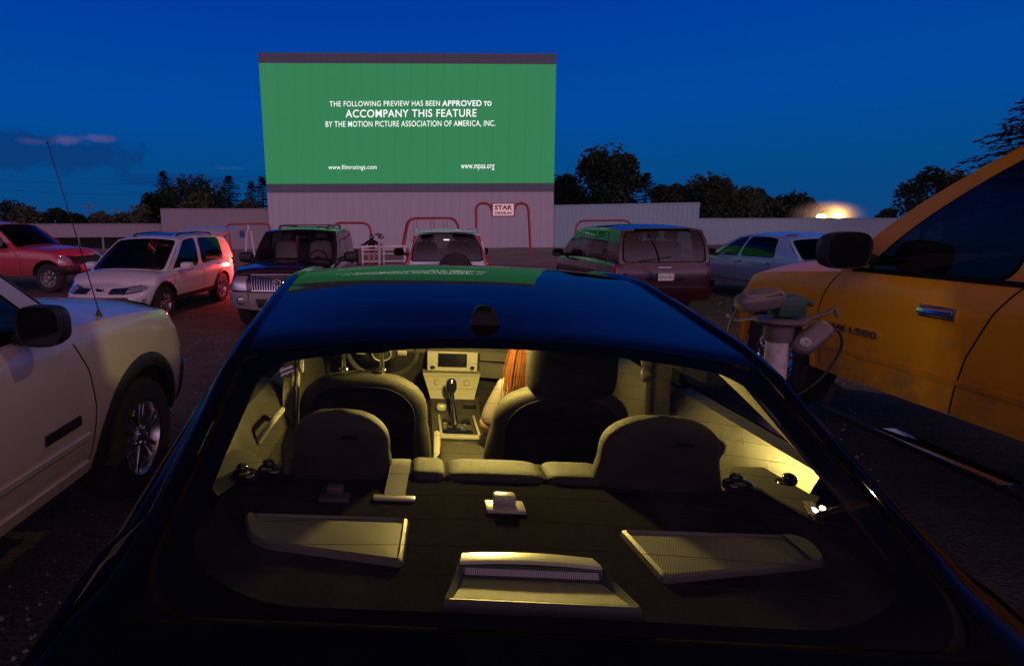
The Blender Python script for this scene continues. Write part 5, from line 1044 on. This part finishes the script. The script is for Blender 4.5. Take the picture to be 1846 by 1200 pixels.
# speakers
m, nt, out = newmat('speaker_mesh'); b = nt.nodes.new('ShaderNodeBsdfPrincipled'); nt.links.new(b.outputs[0], out.inputs[0]); t = nt.nodes.new('ShaderNodeTexCoord').outputs['Object']; s3 = nt.nodes.new('ShaderNodeSeparateXYZ'); nt.links.new(t, s3.inputs[0])
px_ = 2*math.pi/.0052; hx_ = N.op('SINE', (N(s3.outputs[0])+N(s3.outputs[1])*.5)*px_)*N.op('SINE', N(s3.outputs[1])*px_); hole = hx_.step(.15, .45)
c = mixc(nt, hole, (.12, .115, .10), (.008, .008, .008)); nt.links.new(c, b.inputs['Base Color']); b.inputs['Roughness'].default_value = .5; MESHM = m
def smooth_poly(P, r=.25, n=5):
    out = []; k = len(P)
    for i in range(k):
        a, c_, b_ = np.array(P[i-1]), np.array(P[i]), np.array(P[(i+1) % k])
        for j in range(n+1): t = j/n; p0, p1 = c_+(a-c_)*r, c_+(b_-c_)*r; out.append(tuple((1-t)**2*p0+2*t*(1-t)*c_+t*t*p1))
    return out
for quad in ([(443, 925), (735, 934), (724, 1013), (450, 975)], [(1119, 955), (1455, 966), (1492, 1012), (1197, 1042)]):
    P = [s_at(*k, 2, 1.038)[:2] for k in quad]; k_ = 1 if P[0][0] < 0 else 0
    rr_ = [.10, .06, .10, .45] if P[0][0] < 0 else [.06, .40, .22, .10]; n = 5; OUT = []
    for i in range(4):
        a, c_, b_ = np.array(P[i-1]), np.array(P[i]), np.array(P[(i+1) % 4]); da, db = (a-c_)/np.linalg.norm(a-c_), (b_-c_)/np.linalg.norm(b_-c_); rd = rr_[i]*.13
        for j in range(n+1): t = j/n; OUT.append(tuple((1-t)**2*(c_+da*rd)+2*t*(1-t)*c_+t*t*(c_+db*rd)))
    ce = np.mean(np.array(OUT), 0); sc_ = lambda p, k: tuple(ce+(np.array(p)-ce)*np.array([1-(1-k)*.55, k]))
    q = MB(); q.grid([[(*sc_(p, 1.03), ZS-.002) for p in OUT], [(*sc_(p, 1.0), ZS+.010) for p in OUT], [(*sc_(p, .93), ZS+.014) for p in OUT], [(*sc_(p, .88), ZS+.008) for p in OUT]], True); sf = q.build('speaker_frame', TRIM, sed)
    lo = -.36 if P[0][0] < 0 else .36
    q = MB(); q.grid([[(*sc_(p, k), ZS+.008+.004*(1-k)) for p in OUT] for k in (.885, .6, .3)], True); q.fan([(*sc_(p, .3), ZS+.0108) for p in OUT]); q.build('grille', MESHM, sf)
    ex = min(OUT) if P[0][0] < 0 else max(OUT); s_ = -1 if P[0][0] < 0 else 1     # plain end plate at the outer end
    pl = [(*sc_(p, .96), ZS+.0155) for p in OUT if p[0]*s_ > abs(ex[0])-.085]; q = MB(); q.fan(pl); q.build('end_plate', TRIM, sf)
# high brake lamp
HB = lambda px, py, y=None: s_at(px, py, 2, 1.05)
q = MB(); w0, w1 = .128, .172
prof = [(1.006, 1.030, .122), (1.003, 1.052, .125), (.996, 1.0602, .127), (.964, 1.0655, .133), (.959, 1.0645, .134), (.957, 1.060, .134)]
q.grid([[(-w, y, z), (-w*.5, y+.004, z+.002), (0, y+.005, z+.003), (w*.5, y+.004, z+.002), (w, y, z)] for y, z, w in prof]); hb = q.build('high_brake_lamp', SATIN, sed); k = MB(); st_ = s_at(512, 668, 2, zg(1.38)-.004); k.add([gf(u, w, .0015) for u, w in ((.085, .865), (.108, .885), (.104, .90), (.084, .882))], [(0, 1, 2, 3)]); k.add([gf(u, w, .0015) for u, w in ((.090, .84), (.112, .862), (.110, .873), (.089, .853))], [(0, 1, 2, 3)]); k.build('sticker', M('pale_sticker', (.5, .5, .55), .5), rw_)
q = MB(); q.grid([[(v*.133, .958, 1.0605), (v*.133, .952, 1.0585), (v*.138, .947, 1.044), (v*.140, .930, 1.044)] for v in np.linspace(-1, 1, 9)])
for s_ in (-1, 1): q.grid([[(s_*.129, .985, 1.062), (s_*.134, .958, 1.0625), (s_*.150, .91, 1.059), (s_*.168, .862, 1.0555)], [(s_*.133, .985, 1.055), (s_*.145, .958, 1.035), (s_*.160, .91, 1.03), (s_*.178, .856, 1.03)]]); q.grid([[(s_*.134, .958, 1.0625), (s_*.150, .91, 1.059), (s_*.168, .862, 1.0555)], [(s_*.128, .952, 1.044), (s_*.138, .91, 1.0472), (s_*.153, .868, 1.0532)]])
q.grid([[(v*.155, .868, 1.0530), (v*.168, .862, 1.0545), (v*.176, .854, 1.030)] for v in np.linspace(-1, 1, 9)]); q.build('shroud', TRIMD, hb)
m, nt, out = newmat('lamp_lens'); b = nt.nodes.new('ShaderNodeBsdfPrincipled'); nt.links.new(b.outputs[0], out.inputs[0]); t = nt.nodes.new('ShaderNodeTexCoord').outputs['Object']; s3 = nt.nodes.new('ShaderNodeSeparateXYZ'); nt.links.new(t, s3.inputs[0]); ln = N.op('SINE', N(s3.outputs[0])*(2*math.pi/.0036)).step(-.2, .5)
nt.links.new(mixc(nt, ln, (.05, .055, .045), (.20, .20, .17)), b.inputs['Base Color']); b.inputs['Roughness'].default_value = .15; b.inputs['Coat Weight'].default_value = .6
q = MB(); q.grid([[(v*.125, .9515, 1.0575), (v*.125, .9465, 1.0465)] for v in np.linspace(-1, 1, 9)]); q.build('lens', m, hb)
q = MB(); q.grid([[(v*.130, .936, 1.0455), (v*.136, .912, 1.0475), (v*.152, .868, 1.0535)] for v in np.linspace(-1, 1, 9)]); q.build('lower_deck', DECKT, hb)
# child seat anchor covers
for px, py, k in ((910, 912, 1), (603, 895, .8)):
    p = s_at(px, py, 2, ZS+.006); q = MB(); q.box(p[0], p[1], ZS+.004, .095*k, .055*k, .010, .004); ac = q.build('anchor_cover', SATIN if k == 1 else TRIMD, sed); q = MB(); q.box(p[0], p[1]+.014, ZS+.018, .055*k, .036*k, .026, .008); q.build('lid', SATIN if k == 1 else TRIMD, ac)
# rear bench and head restraints
bl = MB(); bl.sup(0, 1.46, .80, .60, .075, .235, .35, .25, 40, 18); bl.build('rear_seat_back', FAB, sed)
for px0, px1, py in ((742, 803, 850), (806, 979, 852), (982, 1092, 858)):
    a, c_ = s_at(px0, py, 1, 1.43), s_at(px1, py, 1, 1.43); q = MB(); q.sup((a[0]+c_[0])/2, 1.452, 1.006, (c_[0]-a[0])/2*1.02, .062, .042, .45, .35, 32, 14); q.build('rear_seat_cushion_top', FABL, sed)
for x0, x1, zz in ((-.561, -.287, 1.214), (.268, .585, 1.222)):
    q = MB(); c_ = (x0+x1)/2; rows = []
    for t in np.linspace(0, 1, 22):
        z = lerp(.98, zz, t); k = 1-.20*t-.0*t; kk = math.sqrt(max(0, 1-max(0, (t-.55)/.45)**2.6)) if t > .55 else 1; w = (x1-x0)/2*(1.16-.18*min(1, t*2))*max(.02, kk); d = .052*max(.04, kk**.8)
        rows.append([(c_+w*math.copysign(abs(math.cos(a))**.6, math.cos(a)), 1.43-.05*t*.5+d*math.copysign(abs(math.sin(a))**.75, math.sin(a)), z) for a in np.linspace(0, 2*math.pi, 37)[:-1]])
    q.grid(rows, True); q.fan(rows[-1]); hr = q.build('rear_headrest', FABL, sed, ang=60); k = MB(); k.box(c_+.03, 1.3375, zz-.055, .040, .002, .010); k.build('fabric_tag', FAB, hr)
# centre belt over the bench, belt guides at the sides
BELT = M('belt_webbing', (.17, .16, .13), .8, var=.1, bump=.3, bs=900); q = MB(); cl = [(-.258, 1.455, 1.056), (-.259, 1.43, 1.066), (-.261, 1.40, 1.06), (-.265, 1.36, 1.045), (-.270, 1.31, 1.034), (-.272, 1.272, 1.022)]; q.grid([[(x-.027, y, z) for x, y, z in cl], [(x-.0, y-.001, z+.002) for x, y, z in cl], [(x+.027, y, z) for x, y, z in cl]]); q.build('centre_belt', BELT, sed)
q = MB(); q.box(-.272, 1.272, ZS+.003, .105, .022, .008, .003); q.build('belt_slot', SATIN, sed)
for s_, pts in ((1, ((1330, 868), (1425, 868))), (-1, ((440, 850), (487, 842)))):
    for px, py in pts:
        p = s_at(px, py, 2, 1.055); q = MB(); q.sup(p[0], p[1], 1.045, .035, .026, .016, .6, .7, 18, 10); q.sup(p[0]-.005, p[1], 1.066, .017, .014, .013, 1, 1, 14, 8); q.tube([(p[0], p[1], 1.06), (p[0]+.01*s_, p[1]+.02, 1.03)], .008, 6); q.build('belt_guide', GLOSSB, sed)
# bolsters and wheel-arch trim beside the bench
for s_ in (-1, 1): q = MB(); q.grid([[(s_*.60, 1.50, .70), (s_*.62, 1.43, 1.02), (s_*.66, 1.36, 1.045), (s_*.71, 1.25, 1.03)], [(s_*.72, 1.70, .70), (s_*.74, 1.62, 1.0), (s_*.76, 1.50, 1.05), (s_*.77, 1.30, 1.06)]]); q.build('side_bolster', TRIMD, sed)
# rear pillar linings
for s_ in (-1, 1):
    A_ = [(.668-.02*t, lerp(.86, 1.58, t), zg(lerp(.86, 1.58, t))-.020) for t in np.linspace(0, 1, 16)]; B_ = [(.735-.03*t, lerp(1.00, 1.80, t), lerp(1.035, 1.30, t**.8)) for t in np.linspace(0, 1, 16)]
    q = MB(); q.grid([[tuple(np.array([s_*lerp(a[0], b_[0], k)+s_*.02*math.sin(math.pi*k), lerp(a[1], b_[1], k), lerp(a[2], b_[2], k)])) for a, b_ in zip(A_, B_)] for k in np.linspace(0, 1, 6)]); q.build('pillar_lining', BEIGE, sed)
    q = MB(); q.grid([[(s_*.735, y, .55), (s_*.735, y, .86), (s_*.715, y, .93), (s_*.737, y, 1.0), (s_*.766, y, 1.075), (s_*.782, y, 1.108), (s_*.83, y, 1.115)] for y in np.linspace(1.32, 2.08, 12)]); dt = q.build('rear_door_trim', DOORT, sed, ang=30)
    q = MB(); q.grid([[(s_*.745, y, .55), (s_*.735, y, .90), (s_*.76, y, 1.06), (s_*.80, y, 1.10)] for y in np.linspace(2.12, 3.7, 12)]); q.build('front_door_trim', DOORT, sed, ang=30)
    q = MB(); q.tube(bend([(s_*.735, 1.88, 1.0), (s_*.69, 1.86, 1.06), (s_*.69, 1.72, 1.065), (s_*.735, 1.69, 1.0)], .03, 5), .011, 8); q.build('pull_handle', SATIN, dt)
    q = MB(); q.grid([[(s_*(.745-.02*t), 2.03-.0*t, lerp(.6, 1.38, t)), (s_*(.722-.02*t), 2.09, lerp(.6, 1.38, t)), (s_*(.722-.02*t), 2.17, lerp(.6, 1.38, t)), (s_*(.745-.02*t), 2.24, lerp(.6, 1.38, t))] for t in np.linspace(0, 1, 8)]); q.build('centre_pillar_lining', BEIGE, sed, ang=30)
    q = MB(); cl = [(s_*.695, 2.15, 1.36), (s_*.690, 2.15, 1.17), (s_*.70, 2.13, .95), (s_*.715, 2.12, .7)]; q.grid([[(x, y-.024, z) for x, y, z in cl], [(x, y+.024, z) for x, y, z in cl]]); q.build('front_belt', BELT, sed)
    q = MB(); q.tube([(s_*.690, 2.12, 1.15), (s_*.684, 2.15, 1.12), (s_*.688, 2.18, 1.15), (s_*.688, 2.15, 1.175)], .009, 8, True); q.sup(s_*.688, 2.15, 1.19, .018, .03, .022, .7, .7, 16, 8); q.build('belt_loop', SATIN, sed)
# front seats
def frontseat(cx, hw, ztop, y0, posts):
    root_ = None; rows, rows2 = [], []
    for t in np.linspace(0, 1, 26):
        z = lerp(.52, ztop, t); y = y0+.16-.16*t; k = math.sqrt(max(0, 1-max(0, (t-.66)/.34)**3.0)) if t > .66 else 1; w = hw*(.92+.08*math.sin(math.pi*min(t/.66, 1)))*max(.05, k); d = .065*max(.1, k**.5)
        rows.append([(cx+w*math.copysign(abs(math.cos(a))**.55, math.cos(a)), y+d*math.copysign(abs(math.sin(a))**.7, math.sin(a)), z) for a in np.linspace(0, 2*math.pi, 41)[:-1]])
    q = MB(); q.grid(rows, True); q.fan(rows[-1]); fs = q.build('front_seat', FABL, sed, ang=60)
    def back(a, t):
        x, z = lerp(-hw, hw, a), lerp(.54, ztop, t); k_ = (z-.52)/(ztop-.52); k = math.sqrt(max(0, 1-max(0, (k_-.66)/.34)**3.0)) if k_ > .66 else 1; w = hw*(.92+.08*math.sin(math.pi*min(k_/.66, 1)))*max(.05, k); d = .065*max(.1, k**.5)
        ca = min(.9999, (abs(x)/w)**(1/.55)); return (cx+x, y0+.16-.16*k_-d*(1-ca*ca)**.35-.003, z)
    q = MB(); area_fill(q, back, rrect(.14, .86, .0, .90, .26, .22, 16), 8); q.build('seat_back_panel', FAB, fs, ang=60)
    q = MB(); q.tube([back(a, t) for a, t in rrect(.135, .865, .0, .905, .26, .22, 16)], .0035, 5, True); q.build('seam', FAB, fs)
    q = MB(); q.sup(cx, y0+.42, .50, hw*.95, .28, .09, .5, .35, 28, 10); q.build('cushion', FAB, fs)
    if posts:
        q = MB()
        for px in (-.075, .075): q.tube([(cx+px, y0+.0, ztop-.02), (cx+px, y0-.005, ztop+.12)], .0075, 10); q.sup(cx+px, y0, ztop+.004, .020, .016, .008, .8, .8, 16, 6)
        q.build('headrest_post', CHROME, fs); q = MB(); q.sup(cx, y0-.01, ztop+.16, .135, .05, .085, .5, .55, 26, 16); q.build('headrest', FAB, fs)
    else: q = MB(); q.sup(cx+.02, y0-.01, ztop+.085, .172, .052, .14, .45, .5, 28, 18); q.build('headrest', FAB, fs)
frontseat(-.43, .285, 1.145, 2.10, True); frontseat(.365, .295, 1.105, 2.12, False)
# dashboard, centre stack, console, wheel
q = MB(); q.grid([[(v*.76, y, z-.02*v*v) for v in np.linspace(-1, 1, 13)] for y, z in ((4.1, 1.05), (3.5, 1.07), (3.30, 1.04), (3.26, .97), (3.33, .86), (3.38, .80), (3.40, .5))]); q.build('dashboard', TRIMD, sed)
q = MB(); q.grid([[(x, 3.255-.03*math.sin(math.pi*(x-.17)/.55), z) for x in np.linspace(.17, .72, 12)] for z in (.985, .955, .93)]); q.grid([[(x, 3.285-.04*math.sin(math.pi*(x-.17)/.55), z) for x in np.linspace(.17, .72, 12)] for z in (.915, .87, .82)]); q.build('glovebox_trim', TRIM, sed)
def panelbox(c_, w_top, w_bot, z1, z0, y1, y0, d, name, mat, par=None):
    q = MB(); F_ = [(c_-w_top/2, y1, z1), (c_+w_top/2, y1, z1), (c_+w_bot/2, y0, z0), (c_-w_bot/2, y0, z0)]; q.add(F_+[(x, y+d, z) for x, y, z in F_], [(0, 1, 2, 3), (0, 4, 5, 1), (1, 5, 6, 2), (2, 6, 7, 3), (3, 7, 4, 0)]); return q.build(name, mat, par or sed, ang=20)
rd = panelbox(0, .295, .290, .995, .882, 3.185, 3.17, .1, 'radio', SATIN); panelbox(0, .17, .17, .985, .905, 3.181, 3.171, .008, 'display', GLOSSB, rd)
for x in (-.115, .115): q = MB(); q.lathe([(0, .014), (-.014, .013), (-.016, .001)], 16, Matrix.Translation((x, 3.172, .905))); q.build('knob', CHROME, rd)
hv = panelbox(-.005, .335, .245, .874, .755, 3.14, 3.03, .1, 'climate_panel', SATIN); panelbox(-.005, .27, .215, .862, .800, 3.134, 3.076, .006, 'control_face', TRIMD, hv)
for x in (-.085, 0, .085): q = MB(); q.lathe([(0, .019), (-.018, .016), (-.02, .001)], 18, Matrix.Translation((x-.005, 3.098, .832))); q.build('knob', SATIN, hv)
for k in range(8): q = MB(); q.box(-.105+.03*k-.005, 3.076, .808, .020, .006, .008, .002); q.build('button', SATIN, hv)
q = MB(); q.grid([[(-.15, y, z-.05), (-.125, y, z), (0, y, z+.004), (.145, y, z), (.17, y, z-.05)] for y, z in ((3.05, .765), (2.98, .715), (2.9, .690), (2.62, .672), (2.55, .668), (2.40, .64))]); cn = q.build('centre_console', DOORT, sed, ang=30)
q = MB(); q.box(.005, 2.78, .685, .15, .26, .012, .004); q.build('shift_plate', GLOSSB, cn); q = MB(); q.grid([[(-.09, y, .698), (-.078, y, .700)] for y in (2.62, 2.95)]); q.grid([[(.098, y, .698), (.11, y, .700)] for y in (2.62, 2.95)]); q.box(.005, 2.615, .69, .2, .03, .02, .006); q.build('bright_edge', SATIN, cn)
q = MB(); q.tube([(.0, 2.80, .68), (-.01, 2.86, .76), (-.017, 2.93, .82)], [.016, .013, .014], 10); sl = q.build('gear_lever', CHROME, sed); q = MB(); q.sup(-.018, 2.945, .855, .030, .030, .042, .8, .8, 18, 12); q.build('knob', GLOSSB, sl); q = MB(); q.sup(-.018, 2.94, .888, .020, .02, .012, 1, 1, 14, 8); q.build('cap', CHROME, sl)
q = MB(); q.sup(-.07, 2.96, .728, .028, .024, .02, .6, .6, 16, 8); q.build('start_button', SATIN, cn); q = MB(); q.box(.09, 2.99, .735, .07, .05, .02, .006); q.build('tray', GLOSSB, cn)
q = MB(); q.tube([(-.115, 2.36, .66), (-.11, 2.52, .70), (-.108, 2.58, .715)], .018, 8); q.build('handbrake', SATIN, cn)
q = MB(); q.sup(-.005, 2.25, .71, .102, .14, .045, .4, .35, 30, 12); q.build('armrest', FABL, sed); q = MB(); q.box(-.005, 2.25, .60, .18, .24, .14, .02); q.build('console_bin', TRIMD, sed)
steer_m = Matrix.Translation((-.40, 2.86, 1.06)) @ Matrix.Rotation(R(28), 4, 'X'); q = MB(); q.tube([(.185*math.cos(a), 0, .185*math.sin(a)) for a in np.linspace(0, 2*math.pi, 33)[:-1]], .015, 8, True, steer_m); q.sup(0, .02, -.01, .075, .03, .065, .6, .6, 18, 10, steer_m); q.tube([(-.06, .01, 0), (-.18, 0, .01)], .014, 6, M=steer_m); q.tube([(.06, .01, 0), (.18, 0, .01)], .014, 6, M=steer_m); q.tube([(0, .01, -.05), (0, 0, -.18)], .016, 6, M=steer_m); sw_ = q.build('steering_wheel', TRIMD, sed)
q = MB(); q.tube([(.05*math.cos(a), -.012, .05*math.sin(a)-.01) for a in np.linspace(0, 2*math.pi, 25)[:-1]], .004, 6, True, steer_m)
for x in (-.11, .11): q.box(x, -.012, 0, .05, .012, .028, .004, steer_m)
q.build('wheel_buttons', SATIN, sw_)
q = MB(); q.box(0, 3.2, .45, 1.45, 2.2, .05, .02); q.box(0, 1.9, .45, 1.45, 1.0, .05, .02); q.build('cabin_floor', UNDER, sed)
q = MB(); q.box(0, 2.6, .30, 1.5, 4.0, .12, .02); q.build('underbody', UNDER, sed)
# cabin lamp
q = MB(); q.box(.06, 2.13, 1.412, .12, .10, .014, .005); q.build('cabin_lamp', emis('cabin_lamp_lens', (1, .74, .32), 14), sed)
ld = bpy.data.lights.new('cabin_light', 'POINT'); ld.energy = 118; ld.color = (1, .70, .17); ld.shadow_soft_size = .05; lo_ = bpy.data.objects.new('cabin_light', ld); lo_.location = (.06, 2.13, 1.372); link(lo_, sed)
# passenger with long auburn hair, nearly hidden by her seat
pr = empty('person', label='passenger with long auburn hair in the front seat of the black saloon', cat='person'); pr.matrix_world = SMAT
J = [((.36, 2.46, .62), .12), ((.36, 2.42, .82), .12), ((.35, 2.40, 1.00), .12), ((.33, 2.40, 1.13), .055), ((.31, 2.42, 1.24), .08), ((.31, 2.44, 1.33), .075), ((.19, 2.41, 1.00), .055), ((.115, 2.46, .80), .045), ((.17, 2.68, .74), .035), ((.19, 2.76, .74), .03), ((.52, 2.41, 1.00), .055), ((.60, 2.48, .80), .045), ((.52, 2.68, .74), .035), ((.50, 2.76, .74), .03), ((.28, 2.56, .60), .08), ((.27, 2.95, .66), .065), ((.26, 3.1, .35), .05), ((.26, 3.2, .30), .04), ((.45, 2.56, .60), .08), ((.46, 2.95, .66), .065), ((.46, 3.1, .35), .05), ((.46, 3.2, .30), .04)]
skin_body('body', J, ED, pr, SKIN)
skin_body('top', [(j[0], j[1]*1.1) for j in J[:3]]+[(J[6][0], .062), (J[7][0], .052), (J[10][0], .062), (J[11][0], .052)], [(0, 1), (1, 2), (2, 3), (3, 4), (2, 5), (5, 6)], pr, M('grey_top', (.12, .10, .10), .8))
HAIR = M('auburn_hair', (.085, .028, .007), .45, var=.5, vs=30); q = MB(); q.sup(.31, 2.40, 1.33, .095, .105, .105, .9, .9, 22, 14); rh = random.Random(4)
for i in range(420):
    a = rh.uniform(0, 1); x0_, xx = lerp(.245, .32, a), lerp(.175, .29, a)+rh.gauss(0, .012); yy = 2.315+rh.uniform(-.03, .08)
    q.tube([(x0_, 2.34+rh.uniform(-.02, .05), 1.36), (lerp(x0_, xx, .45)-.012, yy, 1.20), (lerp(x0_, xx, .85), yy-.02, 1.08+rh.uniform(-.03, .03)), (xx, yy-.03, .97+rh.uniform(-.05, .08))], [.0032, .003, .0024, .0008], 3)
q.build('hair', HAIR, pr, weld=False)
